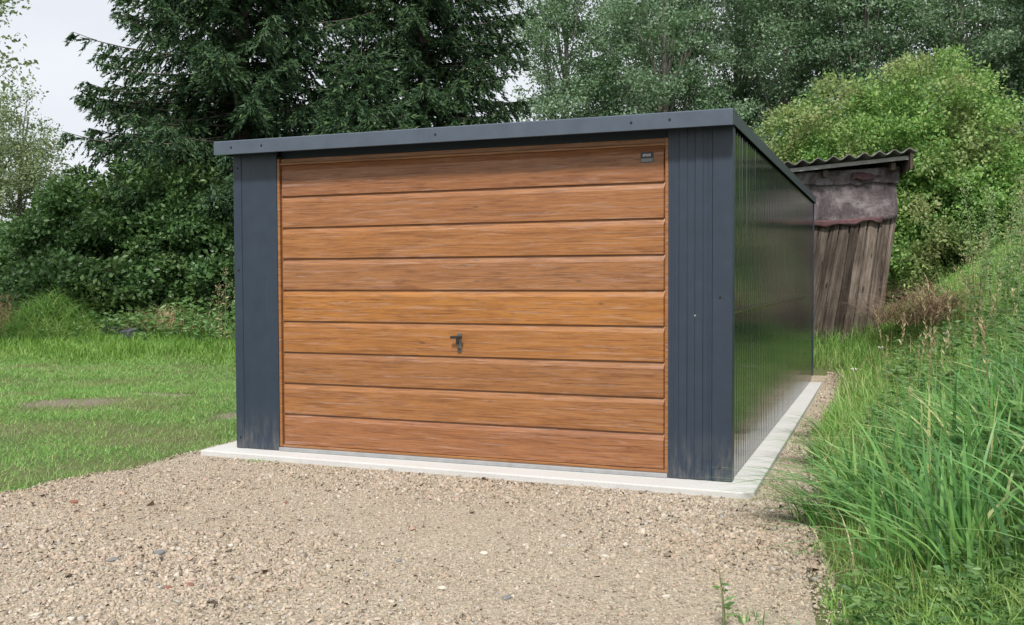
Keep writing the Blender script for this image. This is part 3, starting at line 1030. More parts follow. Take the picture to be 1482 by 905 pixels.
M_SPRUCE = leaf_mat("spruce_needles", [(0.0, (0.016, 0.040, 0.024)), (0.45, (0.034, 0.076, 0.038)), (0.8, (0.062, 0.118, 0.046)), (1.0, (0.105, 0.170, 0.062))], (0.052, 0.098, 0.044), 0.12, 0.55, 0.6)
M_SHRUBDARK = leaf_mat("dark_shrub_leaves", [(0.0, (0.030, 0.065, 0.024)), (0.6, (0.055, 0.115, 0.040)), (1.0, (0.095, 0.170, 0.060))], (0.070, 0.120, 0.035), 0.25, 0.38, 0.7)
M_BUSH = leaf_mat("light_bush_leaves", [(0.0, (0.067, 0.145, 0.039)), (0.5, (0.137, 0.249, 0.074)), (0.85, (0.180, 0.289, 0.080)), (1.0, (0.253, 0.324, 0.120))], (0.203, 0.218, 0.106), 0.3, 0.45, 0.75)
M_ASPEN = leaf_mat("grey_green_leaves", [(0.0, (0.066, 0.116, 0.075)), (0.5, (0.125, 0.199, 0.120)), (0.9, (0.198, 0.272, 0.186)), (1.0, (0.329, 0.395, 0.314))], (0.099, 0.172, 0.090), 0.3, 0.42, 0.35)
M_WILLOW = leaf_mat("pale_willow_leaves", [(0.0, (0.087, 0.122, 0.065)), (0.6, (0.152, 0.194, 0.110)), (1.0, (0.221, 0.264, 0.157))], (0.119, 0.151, 0.069), 0.35, 0.5, 0.5)
M_GRASS = leaf_mat("lawn_blades", [(0.0, (0.080, 0.174, 0.041)), (0.5, (0.134, 0.268, 0.065)), (0.85, (0.186, 0.314, 0.095)), (1.0, (0.347, 0.365, 0.172))], (0.169, 0.206, 0.088), 0.3, 0.5, 0.9)
M_LUSH = leaf_mat("lush_blades", [(0.0, (0.074, 0.153, 0.026)), (0.6, (0.122, 0.226, 0.043)), (1.0, (0.176, 0.268, 0.071))], (0.099, 0.194, 0.037), 0.35, 0.45, 0.8)
M_TALL = leaf_mat("tall_grass_blades", [(0.0, (0.039, 0.109, 0.032)), (0.35, (0.079, 0.181, 0.047)), (0.7, (0.129, 0.258, 0.072)), (0.92, (0.213, 0.335, 0.118)), (1.0, (0.386, 0.374, 0.185))], (0.077, 0.193, 0.064), 0.33, 0.4, 1.3)
M_FINE = leaf_mat("fine_grass_blades", [(0.0, (0.087, 0.193, 0.039)), (0.6, (0.158, 0.290, 0.074)), (0.9, (0.230, 0.347, 0.112)), (1.0, (0.399, 0.396, 0.184))], (0.181, 0.261, 0.086), 0.35, 0.45, 1.1)
M_WEED = leaf_mat("weed_leaves", [(0.0, (0.048, 0.108, 0.034)), (0.6, (0.096, 0.185, 0.059)), (1.0, (0.143, 0.229, 0.092))], (0.104, 0.162, 0.056), 0.35, 0.45, 1.0)
M_STRAW = leaf_mat("dry_stalks", [(0.0, (0.20, 0.155, 0.09)), (0.5, (0.30, 0.25, 0.15)), (1.0, (0.42, 0.37, 0.25))], None, 0.2, 0.7)
M_BRUSH = leaf_mat("brown_stalks", [(0.0, (0.10, 0.060, 0.042)), (0.5, (0.20, 0.135, 0.095)), (1.0, (0.33, 0.245, 0.18))], None, 0.15, 0.7)
M_MUGWORT = leaf_mat("mugwort_heads", [(0.0, (0.107, 0.167, 0.076)), (0.6, (0.176, 0.235, 0.119)), (1.0, (0.253, 0.284, 0.162))], None, 0.3, 0.6)
M_STEM = m_simple("green_stem", (0.14, 0.17, 0.07), 0.7, 0, 0.25, 15)
M_FLOWER = m_simple("white_petals", (0.75, 0.75, 0.72), 0.6, 0, 0.05, 15)
M_DEBRIS = m_simple("dark_debris", (0.055, 0.062, 0.07), 0.7, 0, 0.35, 9, 0.4)

# ---------------------------------------------------------------- trees
spruce("tall dark spruce with long drooping branches beside the leafy shrubs", (-9.7, 13.3, 0.20), 21.0, 4.2, 11, dens=1.0, zmin=0.6)
spruce("tall narrow dark spruce rising directly behind the middle of the garage", (-6.9, 17.1, 0.2), 20.0, 4.0, 12, dens=1.0, zmin=1.2, power=0.85)
spruce("short young spruce peeking over the roof between the tall spruces", (-5.75, 11.9, 0.2), 6.1, 2.3, 13, dens=1.1, zmin=0.8)

broadleaf("leafy_bush", "large light green bush towering over the old shed", "bush", (4.55, 13.6, 0.40),
          [(0, 0, 1.9, 2.4, 2.2, 1.8), (-0.9, 0.1, 3.3, 1.3, 1.5, 1.25), (0.45, 0.0, 3.55, 1.4, 1.6, 1.25), (1.6, 0.2, 2.6, 1.2, 1.5, 1.2), (-1.75, 0, 2.8, 1.05, 1.2, 1.15), (2.2, 0.2, 1.4, 1.2, 1.4, 1.2)],
          1050, 160, 0.066, M_BUSH, M_BARK, 21, 0.11, limbs=26, clump_r=0.36, trunks=4, part="stems")
broadleaf("leafy_bush", "light green bush growing beside the tall weeds on the bank", "bush", (8.3, 15.2, 0.5),
          [(0, 0, 2.2, 2.2, 2.0, 2.0), (0.5, 0, 3.6, 1.5, 1.5, 1.3)], 300, 90, 0.10, M_BUSH, M_BARK, 22, 0.10, limbs=14, clump_r=0.4, trunks=3, part="stems")

SHG = "dark shrubs beyond the lawn"
broadleaf("broadleaf_shrub", "tall dark green leafy shrub touching the big spruce", "shrub", (-10.1, 11.2, 0.2),
          [(0, 0, 1.6, 1.9, 1.7, 1.7), (-0.6, 0, 2.7, 1.2, 1.2, 0.95), (0.8, 0, 2.2, 1.2, 1.2, 1.1)], 420, 130, 0.095, M_SHRUBDARK, M_BARK, 31, 0.06, SHG, 16, 0.34, trunks=4, part="stems")
broadleaf("broadleaf_shrub", "rounded dark green shrub between the tall leafy shrub and the pale willow", "shrub", (-12.2, 10.6, 0.2),
          [(0, 0, 1.4, 1.6, 1.5, 1.5), (0.7, 0, 2.4, 1.1, 1.1, 1.0)], 300, 130, 0.095, M_SHRUBDARK, M_BARK, 32, 0.06, SHG, 12, 0.34, trunks=4, part="stems")
broadleaf("broadleaf_shrub", "low shaded shrub under the big spruce next to the garage", "shrub", (-7.4, 10.9, 0.2),
          [(0, 0, 0.9, 1.5, 1.2, 1.0), (-0.9, 0, 1.2, 1.0, 1.0, 0.9)], 240, 90, 0.11, M_SHRUBDARK, M_BARK, 33, 0.05, SHG, 10, 0.32, trunks=4, part="stems")
broadleaf("broadleaf_shrub", "wide low shrub below the pale willow at the lawn's far end", "shrub", (-14.8, 11.2, 0.2),
          [(0, 0, 1.0, 1.9, 1.4, 1.2), (-1.4, 0, 1.3, 1.3, 1.2, 1.1)], 300, 90, 0.12, M_SHRUBDARK, M_BARK, 34, 0.05, SHG, 10, 0.34, trunks=4, part="stems")
broadleaf("broadleaf_shrub", "broad leafy shrub spreading in front of the tall dark shrubs", "shrub", (-11.0, 9.4, 0.2),
          [(0, 0, 0.7, 1.6, 0.9, 0.8), (1.2, 0.2, 0.6, 1.1, 0.8, 0.7)], 260, 85, 0.11, M_SHRUBDARK, M_BARK, 35, 0.04, SHG, 8, 0.30, trunks=4, part="stems")

WG = "willows beyond the shrubs"
broadleaf("willow_tree", "pale olive willow behind the dark shrubs", "tree", (-24.4, 19.6, 0.3),
          [(0, 0, 3.2, 2.6, 2.4, 3.0), (0.3, 0, 5.4, 1.8, 1.8, 2.0), (-2.2, 0, 4.8, 1.8, 1.8, 2.2)], 480, 85, 0.095, M_WILLOW, M_PALEBARK, 41, 0.16, WG, 26, 0.50, droop=0.3, trunks=2)
broadleaf("birch_tree", "thin airy birch top beside the pale willow", "tree", (-20.8, 22.6, 0.3),
          [(0, 0, 5.2, 1.0, 1.0, 2.4), (0.3, 0, 3.0, 1.5, 1.5, 1.8)], 130, 34, 0.11, M_WILLOW, M_PALEBARK, 42, 0.09, None, 22, 0.42, droop=0.3)
broadleaf("birch_tree", "slender birch with hanging twigs standing alone beside the lawn", "tree", (-10.35, 5.75, 0.0),
          [(0, 0, 5.4, 1.9, 1.9, 2.2), (0.0, 0, 3.6, 1.4, 1.4, 1.1)], 170, 45, 0.075, M_WILLOW, M_PALEBARK, 43, 0.11, None, 22, 0.36, droop=0.5)

# tall grey-green trees closing the view behind
AG = "tall trees in the wood behind"
AL = "tall grey-green leafy tree in the wood behind the garage and shed"
protos = [
    broadleaf("aspen_tree", "tall grey-green tree standing close beside the narrow dark spruce", "tree", (-7.6, 31.0, 0.3), [(0, 0, 6.0, 2.2, 2.2, 4.0), (0.4, 0, 10.5, 2.3, 2.3, 3.6), (-0.8, 0, 14.0, 1.8, 1.8, 3.2)], 430, 105, 0.115, M_ASPEN, M_PALEBARK, 51, 0.20, AG, 30, 0.55),
    broadleaf("aspen_tree", AL, "tree", (-3.4, 31.0, 0.3), [(0, 0, 5.0, 2.5, 2.4, 3.8), (-0.6, 0, 9.5, 2.7, 2.5, 3.6), (0.7, 0, 13.5, 2.1, 2.1, 3.4)], 480, 105, 0.115, M_ASPEN, M_PALEBARK, 52, 0.22, AG, 34, 0.58),
    broadleaf("aspen_tree", AL, "tree", (0.4, 33.0, 0.3), [(0, 0, 5.5, 2.3, 2.3, 4.2), (0.9, 0, 10.0, 2.6, 2.4, 3.4), (-0.9, 0.3, 13.2, 2.2, 2.2, 3.4)], 480, 105, 0.115, M_ASPEN, M_PALEBARK, 53, 0.22, AG, 34, 0.58),
]
for i, (x, y, s, k) in enumerate([(3.6, 32.0, 1.05, 0), (6.3, 34.5, 1.1, 1), (9.5, 33.0, 0.95, 2), (12.6, 36.0, 1.1, 1), (1.9, 37.5, 1.15, 0), (-5.4, 36.5, 1.05, 2), (-1.5, 38.5, 1.1, 1), (8.0, 39.0, 1.15, 0), (11.0, 29.0, 1.0, 1), (16.5, 35.0, 1.1, 2)]):
    copy_tree(protos[k], (x, y, 0.3), 1.1 + 1.7 * i, (s, s, s * (0.94 + 0.03 * (i % 4))), {0: "tall grey-green tree rising over the left flank of the light green bush", 1: "tall grey-green tree right behind the light green bush"}.get(i, AL))
# understory so that the foot of the wood is closed
UL = "dark undergrowth shrub at the foot of the wood"
for i, (x, y) in enumerate([(-16.5, 20.0), (-13.5, 19.0), (-18.5, 17.5), (-20.0, 15.0), (0.5, 19.0), (7.5, 21.0), (3.6, 20.0)]):
    if i == 0:
        us0 = broadleaf("broadleaf_shrub", UL, "shrub", (x, y, 0.3), [(0, 0, 1.5, 2.2, 1.8, 1.5), (0.8, 0, 2.3, 1.5, 1.4, 1.1)], 240, 60, 0.15, M_SHRUBDARK, M_BARK, 61, 0.06, "undergrowth at the foot of the wood", 8, 0.42, trunks=3, part="stems")
    else:
        copy_tree(us0, (x, y, 0.3), i * 1.3, (1, 1, 0.9 + 0.08 * (i % 3)))

# ================================================================== grass, gravel and weeds
grng = np.random.default_rng(99)


def patch_mask(x, y):
    d = np.full_like(x, 9.0)
    for (px, py, sx, sy) in PATCHES:
        d = np.minimum(d, np.hypot((x - px) / sx, (y - py) / sy))
    return d + 0.22 * np.sin(9 * x + 4 * y) + 0.18 * np.sin(7 * y - 13 * x + 2) + 0.15 * np.sin(21 * y + 5 * x)


def wob2(x, y):
    return 0.5 + 0.25 * np.sin(1.7 * x + 0.8 * y + 1.0) + 0.25 * np.sin(2.9 * y - 1.3 * x + 0.5 * np.sin(3 * x))


# mown lawn
parts = []
for (n, ax0, ax1, ay0, ay1, h0, h1, w) in [(150000, -5.2, -0.3, -3.0, 4.5, 0.03, 0.075, 0.0065), (120000, -9.5, -0.3, 1.0, 8.5, 0.035, 0.08, 0.010), (60000, -15, -4, -1.0, 10.0, 0.04, 0.09, 0.014)]:
    x = grng.uniform(ax0, ax1, n); y = grng.uniform(ay0, ay1, n)
    pm_ = patch_mask(x, y)
    keep = (x < xl_edge(y) + grng.normal(0.0, 0.06, n)) & ~((x > -0.30) & (y > -0.3)) & (grng.random(n) < 0.35 + 0.65 * wob2(x, y))
    keep &= grng.random(n) < np.clip((pm_ - 0.45) * 0.9, 0.07, 1)
    x, y = x[keep], y[keep]
    P = np.stack([x, y, terrain(x, y) - 0.005], 1)
    edge = np.clip(1 - (xl_edge(y) - x) / 0.25, 0, 1)
    H = grng.uniform(h0, h1, len(x)) * (0.75 + 0.5 * wob2(x * 2.1, y * 2.1)) * (1 + 0.5 * edge)
    parts.append(blade_geo(P, H, np.full(len(x), w) * grng.uniform(0.7, 1.3, len(x)), grng.uniform(0, 6.28, len(x)), grng.uniform(0.4, 1.6, len(x)), 1, grng))
V, F = cat(parts)
lawn = np_obj("lawn_grass", V, F, M_GRASS)
tag(lawn, "short mown lawn grass beside the garage", "grass", kind="stuff")
# unmown lush strip at the lawn's far end
n = 42000
x = grng.uniform(-14, -2.0, n); y = grng.uniform(5.0, 9.6, n)
ylim = 5.9 + 0.14 * (x + 6) + 0.25 * np.sin(x * 1.9)
keep = (y > ylim - 0.3 * grng.random(n))
x, y = x[keep], y[keep]
P = np.stack([x, y, terrain(x, y) - 0.01], 1)
rise_ = 0.30 + 0.70 * S((y - (5.7 + 0.14 * (x + 6) + 0.25 * np.sin(x * 1.9))) / 1.6) * (0.7 + 0.6 * wob2(x * 1.4, y))
V, F = blade_geo(P, rise_ * grng.uniform(0.08, 0.26, len(x)), grng.uniform(0.011, 0.020, len(x)), grng.uniform(0, 6.28, len(x)), grng.uniform(0.2, 0.9, len(x)), 2, grng)
tag(np_obj("uncut_grass", V, F, M_LUSH), "brighter uncut grass strip along the far end of the lawn", "grass", kind="stuff")

# crushed gravel
n = 100000
y = grng.uniform(-3.45, -0.1, n)
x = xl_edge(y) + grng.random(n) * (xr_edge(y) - xl_edge(y) + 0.05)
n2_ = 11000
y2 = grng.uniform(-0.2, 6.5, n2_)
x2 = 3.64 + grng.random(n2_) * (xr_edge(y2) + 0.06 - 3.64)
n3_ = 2500
y3 = grng.uniform(-0.2, 3.0, n3_)
x3 = grng.uniform(-0.34, -0.205, n3_)
x = np.concatenate([x, x2, x3]); y = np.concatenate([y, y2, y3])
inslab = (x > -0.23) & (x < 3.66) & (y > -0.175 - 0.0245 * (x + 0.23) - 0.008)
coarse = np.clip(0.5 + 0.6 * (wob2(x * 1.1, y * 1.4) - 0.5) + 0.35 * np.sin(0.9 * x + 2.2 * y), 0.06, 1)
rut_ = np.exp(-((x - 1.05 - 0.10 * y) / 0.24) ** 2) + np.exp(-((x - 2.55 - 0.10 * y) / 0.24) ** 2)
keep = ~inslab & (grng.random(len(x)) < (0.38 + 0.62 * coarse) * (1 - 0.45 * rut_))
x, y, coarse = x[keep], y[keep], coarse[keep]
n = len(x)
size = np.exp(grng.normal(math.log(0.0048), 0.38, n)) * (0.72 + 0.5 * coarse)
big = grng.random(n) < 0.035 * coarse
size[big] *= 1.9
size = np.clip(size, 0.0025, 0.017)
cube = np.array([(-1, -1, -1), (1, -1, -1), (1, 1, -1), (-1, 1, -1), (-1, -1, 1), (1, -1, 1), (1, 1, 1), (-1, 1, 1)], float) * 0.72
lv_ = cube[None] * (1 + grng.normal(0, 0.26, (n, 8, 1))) + grng.normal(0, 0.16, (n, 8, 3))
lv_ *= np.stack([grng.uniform(0.8, 1.5, n), grng.uniform(0.7, 1.2, n), grng.uniform(0.45, 0.85, n)], 1)[:, None, :]
# random rotation: yaw plus tilt
q = grng.normal(size=(n, 4)) * np.array([1, 0.33, 0.33, 1.0])
q /= np.linalg.norm(q, axis=1, keepdims=True)
w_, a_, b_, c_ = q.T
RM = np.stack([np.stack([1 - 2 * (b_ * b_ + c_ * c_), 2 * (a_ * b_ - c_ * w_), 2 * (a_ * c_ + b_ * w_)], 1),
               np.stack([2 * (a_ * b_ + c_ * w_), 1 - 2 * (a_ * a_ + c_ * c_), 2 * (b_ * c_ - a_ * w_)], 1),
               np.stack([2 * (a_ * c_ - b_ * w_), 2 * (b_ * c_ + a_ * w_), 1 - 2 * (a_ * a_ + b_ * b_)], 1)], 1)
lv_ = np.einsum('nij,nkj->nki', RM, lv_) * size[:, None, None]
pos = np.stack([x, y, bed_z(x, y) + size * 0.22], 1)
V = (lv_ + pos[:, None, :]).reshape(-1, 3)
cf = np.array([(4, 5, 6, 7), (0, 1, 5, 4), (1, 2, 6, 5), (2, 3, 7, 6), (3, 0, 4, 7)])
F = (np.arange(n)[:, None, None] * 8 + cf[None]).reshape(-1, 4)
tag(np_obj("gravel_stones", V, F, M_STONES), "loose tan and pinkish crushed stones covering the drive", "gravel", kind="stuff")

# larger stones lying on the gravel, one by one
M_ST_GREY = m_simple("slate_grey_stone", (0.17, 0.175, 0.18), 0.8, 0, 0.2, 40, 0.3)
M_ST_RED = m_simple("brick_red_stone", (0.22, 0.095, 0.065), 0.85, 0, 0.2, 40, 0.3)
M_ST_PALE = m_simple("pale_stone", (0.50, 0.46, 0.39), 0.85, 0, 0.12, 40, 0.3)


def stone(name_label, mat, x, y, s, seed):
    r_ = np.random.default_rng(seed)
    import bmesh
    bm = bmesh.new()
    bmesh.ops.create_icosphere(bm, subdivisions=2, radius=1)
    for v_ in bm.verts:
        c = v_.co
        k_ = 1 + 0.22 * math.sin(3 * c.x + seed) * math.cos(2.6 * c.y + seed * 1.7) + 0.08 * math.sin(6 * c.z + seed)
        v_.co = Vector((c.x * k_ * 1.25, c.y * k_, max(c.z * k_ * 0.6, -0.3)))
    me = bpy.data.meshes.new("stone")
    bm.to_mesh(me); bm.free()
    me.materials.append(mat)
    o = link(bpy.data.objects.new("stone", me))
    o.scale = (s, s, s)
    o.rotation_euler = (r_.uniform(-0.2, 0.2), r_.uniform(-0.2, 0.2), r_.uniform(0, 6))
    o.location = (x, y, float(bed_z(x, y)) + s * 0.24)
    tag(o, name_label, "stone", "larger stones on the gravel drive")


for i, (x, y, s) in enumerate([(1.26, -2.27, 0.022), (1.15, -2.44, 0.020), (2.35, -2.0, 0.012), (3.0, -2.35, 0.016)]):
    stone("slate grey stone bigger than the tan gravel around it", M_ST_GREY, x, y, s, 100 + i)
for i, (x, y, s) in enumerate([(0.14, -1.66, 0.020), (1.64, -2.66, 0.017), (1.24, -1.24, 0.013), (1.7, -2.60, 0.014)]):
    stone("brick red stone bigger than the tan gravel around it", M_ST_RED, x, y, s, 200 + i)
for i, (x, y, s) in enumerate([(3.2, -1.66, 0.019), (2.8, -1.6, 0.016), (2.67, -1.79, 0.015), (3.23, -1.42, 0.015), (2.71, -2.32, 0.017), (2.91, -1.37, 0.014), (1.4, -3.1, 0.020), (3.57, -2.1, 0.014)]):
    stone("whitish stone bigger than the tan gravel around it", M_ST_PALE, x, y, s, 300 + i)


# tall coarse grass on the verge beside the drive
def verge_pts(n, y0, y1, d0, d1, pw=1.0):
    y = grng.uniform(y0, y1, n)
    x = xr_edge(y) + d0 + (d1 - d0) * grng.random(n) ** pw
    return x, y


parts = []
# tussocks: blades fan out of common roots
nt_ = 140
tx, ty = verge_pts(nt_, -2.25, 1.5, 0.20, 1.75)
tx = tx + 0.22 * S((ty - 0.2) / 0.8)
for cx, cy in zip(tx, ty):
    k = int(grng.integers(20, 44))
    tall = grng.uniform(0.75, 1.2)
    a = grng.uniform(0, 6.28, k)
    rr = grng.random(k) ** 0.7 * 0.13
    P = np.stack([cx + rr * np.cos(a), cy + rr * np.sin(a), np.zeros(k)], 1)
    P[:, 2] = terrain(P[:, 0], P[:, 1]) - 0.02
    near = np.clip((xr_edge(cy) + 0.55 - cx) / 0.5, 0, 1)
    H = grng.uniform(0.28, 0.68, k) * tall * (1.0 if cy < 0.2 else 0.72)
    az = a * 0.55 + grng.normal(0, 0.5, k) + (math.pi * 0.45) * near
    parts.append(blade_geo(P, H, (grng.uniform(0.013, 0.030, k) if cy < -0.2 else grng.uniform(0.009, 0.020, k)), az, np.abs(grng.normal(0.7, 0.48, k)), 6, grng, 0.6))
V, F = cat(parts)
tag(np_obj("tall_grass", V, F, M_TALL), "tall coarse green grass arching over the edge of the gravel", "grass", kind="stuff")

# dead straw blades and thin seed stalks standing among the green
parts = []
x, y = verge_pts(900, -2.3, 7.0, 0.08, 2.2)
P = np.stack([x, y, terrain(x, y) - 0.01], 1)
parts.append(blade_geo(P, grng.uniform(0.15, 0.55, 900), grng.uniform(0.004, 0.010, 900), grng.uniform(0, 6.28, 900), np.abs(grng.normal(0.8, 0.5, 900)), 5, grng, 0.7))
x, y = verge_pts(55, -1.9, 7.0, 0.5, 2.4)
for cx, cy in zip(x, y):
    h = grng.uniform(0.55, 1.0)
    az = grng.uniform(0, 6.28); ln = grng.uniform(0.02, 0.22)
    t = np.linspace(0, 1, 5)
    pts = np.stack([cx + ln * h * t ** 2 * math.cos(az), cy + ln * h * t ** 2 * math.sin(az), float(terrain(cx, cy)) + h * t], 1)
    Vt, Ft = tube_geo(pts, 0.0022 * (1.2 - t), 3)
    parts.append((Vt, np.concatenate([Ft[:, :3], Ft[:, [0, 2, 3]]])))
    k = 26
    tt = grng.uniform(0.72, 1.0, k)
    Q = np.stack([np.interp(tt, t, pts[:, q]) for q in range(3)], 1)
    a = grng.uniform(0, 6.28, k)
    D = unit(np.stack([np.cos(a) * 0.6, np.sin(a) * 0.6, np.ones(k)], 1))
    L = grng.uniform(0.015, 0.04, k)
    parts.append(leaf_geo(Q, D, L, L * 0.3, grng))
V, F = cat(parts)
tag(np_obj("dry_grass", V, F, M_STRAW), "dead straw blades and seed stalks scattered through the bank grass", "grass", kind="stuff")

# finer grass on the rest of the bank
parts = []
for (n, y0, y1, d0, d1, h0, h1, w0, w1) in [(20000, -2.1, 3.5, 0.0, 2.2, 0.10, 0.34, 0.004, 0.008), (21000, 2.0, 9.0, 0.03, 3.3, 0.14, 0.42, 0.007, 0.013), (9000, -6.0, -2.0, 0.0, 3.0, 0.03, 0.12, 0.004, 0.008), (5000, -2.9, -1.7, -0.03, 0.9, 0.06, 0.22, 0.005, 0.010)]:
    x, y = verge_pts(n, y0, y1, d0, d1, 0.85)
    P = np.stack([x, y, terrain(x, y) - 0.01], 1)
    H = grng.uniform(h0, h1, n) * np.clip((x - xr_edge(y)) / 0.35 + 0.35, 0.35, 1)
    parts.append(blade_geo(P, H, grng.uniform(w0, w1, n), grng.uniform(0, 6.28, n), np.abs(grng.normal(0.5, 0.3, n)), 3, grng, 0.5))
n = 17000       # behind the garage, round the shed
x = grng.uniform(2.0, 7.0, n); y = grng.uniform(6.65, 10.5, n)
P = np.stack([x, y, terrain(x, y) - 0.01], 1)
parts.append(blade_geo(P, grng.uniform(0.12, 0.38, n), grng.uniform(0.007, 0.012, n), grng.uniform(0, 6.28, n), np.abs(grng.normal(0.5, 0.3, n)), 2, grng, 0.5))
V, F = cat(parts)
tag(np_obj("bank_grass", V, F, M_FINE), "fine unmown grass covering the bank up to the shed", "grass", kind="stuff")

# broadleaf weeds mixed into the bank
parts = []
for (n, y0, y1, d0, d1, hh, lf) in [(340, -2.2, 2.5, 0.45, 2.4, 0.32, 0.065), (120, -2.75, -1.95, 0.05, 1.0, 0.14, 0.045), (300, 2.0, 8.0, 0.55, 2.6, 0.36, 0.070)]:
    x, y = verge_pts(n, y0, y1, d0, d1)
    for cx, cy in zip(x, y):
        k = int(grng.integers(16, 34))
        h = hh * grng.uniform(0.5, 1.2)
        t = grng.random(k) ** 0.7
        a = grng.uniform(0, 6.28, k)
        P = np.stack([cx + 0.03 * np.cos(a), cy + 0.03 * np.sin(a), t * h], 1)
        P[:, 2] += terrain(cx, cy)
        D = unit(np.stack([np.cos(a), np.sin(a), grng.uniform(-0.3, 0.5, k)], 1))
        L = lf * grng.uniform(0.7, 1.4, k) * (1.25 - 0.5 * t)
        parts.append(leaf_geo(P, D, L, L * 0.42, grng))
V, F = cat(parts)
tag(np_obj("broadleaf_weeds", V, F, M_WEED), "low broad leaved weeds growing through the bank grass", "weeds", kind="stuff")

# rank weeds at the far end of the lawn
parts = []
n = 300
x = grng.uniform(-13.5, -5.2, n)
y = 8.3 + 0.10 * (x + 6) * 0.5 + grng.normal(0.8, 0.5, n)
for cx, cy in zip(x, y):
    k = int(grng.integers(18, 36)); h = 0.55 * grng.uniform(0.4, 1.2)
    t = grng.random(k) ** 0.7; a = grng.uniform(0, 6.28, k)
    P = np.stack([cx + 0.06 * np.cos(a), cy + 0.06 * np.sin(a), t * h + terrain(cx, cy)], 1)
    D = unit(np.stack([np.cos(a), np.sin(a), grng.uniform(-0.3, 0.6, k)], 1))
    L = 0.10 * grng.uniform(0.7, 1.4, k)
    parts.append(leaf_geo(P, D, L, L * 0.45, grng))
V, F = cat(parts)
tag(np_obj("rank_weeds", V, F, M_WEED), "rank green weeds between the lawn and the dark shrubs", "weeds", kind="stuff")


# ---------------------------------------------------------------- heaps, stalks, single weeds
def twig_heap(name, label, category, loc, rx, ry, h, n, mat, seed, length=0.6, width=0.010, lean=(0.5, 2.4)):
    r_ = np.random.default_rng(seed)
    a = r_.uniform(0, 6.28, n); rr = r_.random(n) ** 0.6
    P = np.stack([rx * rr * np.cos(a), ry * rr * np.sin(a), h * (1 - rr ** 1.6) * r_.random(n)], 1)
    az = r_.uniform(0, 6.28, n)
    V, F = blade_geo(P, length * r_.uniform(0.3, 1.0, n), np.full(n, width) * r_.uniform(0.6, 1.5, n), az, r_.uniform(*lean, n), 4, r_, 1.0)
    o = np_obj(name, V, F, mat)
    o.location = loc
    return tag(o, label, category)


twig_heap("brush_heap", "tangled brown heap of dry stalks beside the shed", "brush heap", (4.80, 7.2, float(terrain(4.80, 7.2)) + 0.15), 0.62, 0.6, 0.42, 1100, M_BRUSH, 5, 0.60, 0.008, (1.4, 3.4))
twig_heap("brush_heap", "low straw coloured heap of cut grass at the lawn's far end", "brush heap", (-11.6, 8.2, float(terrain(-11.6, 8.2))), 0.95, 0.6, 0.75, 1700, M_STRAW, 6, 0.5, 0.016)
twig_heap("brush_heap", "brown pile of cuttings under the dark shrubs", "brush heap", (-8.3, 9.1, float(terrain(-8.3, 9.1))), 1.0, 0.5, 0.40, 1200, M_STRAW, 7, 0.5, 0.014)
twig_heap("grass_mound", "yellow-green mound of overgrown grass next to the straw heap", "mound", (-10.4, 8.35, float(terrain(-10.4, 8.35))), 1.15, 0.8, 0.85, 5200, M_FINE, 8, 0.42, 0.014)
# dark slabs of rubble lying at the lawn's end
for i, (x, y, sx, sy, sz, rz, lab) in enumerate([(-9.2, 8.7, 0.50, 0.30, 0.20, 0.3, "dark bluish rubble slab lying by the grass mound"), (-8.6, 8.5, 0.30, 0.20, 0.16, 1.1, "smaller dark rubble block beside the rubble slab"),
                                                   (-6.1, 8.6, 0.35, 0.25, 0.14, 0.6, "grey rubble block in the weeds by the garage's corner")]):
    r_ = np.random.default_rng(70 + i)
    v = [(sx * px * r_.uniform(0.7, 1.1), sy * py * r_.uniform(0.7, 1.1), sz * pz * r_.uniform(0.7, 1.2)) for px, py, pz in
         [(-1, -1, -0.4), (1, -1, -0.4), (1, 1, -0.4), (-1, 1, -0.4), (-0.8, -0.8, 1), (0.1, -1, 1.3), (0.9, -0.7, 0.9), (0.8, 0.8, 1.1), (-0.2, 0.9, 1.4), (-0.9, 0.7, 0.8)]]
    o = MB().add(v, [(3, 2, 1, 0), (0, 1, 6, 5, 4), (1, 2, 7, 6), (2, 3, 9, 8, 7), (3, 0, 4, 9), (4, 5, 8, 9), (5, 6, 7, 8)]).build("rubble_block", M_DEBRIS, bevel=0.02)
    o.location = (x, y, float(terrain(x, y)))
    o.rotation_euler = (0.08, 0.05, rz)
    tag(o, lab, "rubble", "rubble at the end of the lawn")


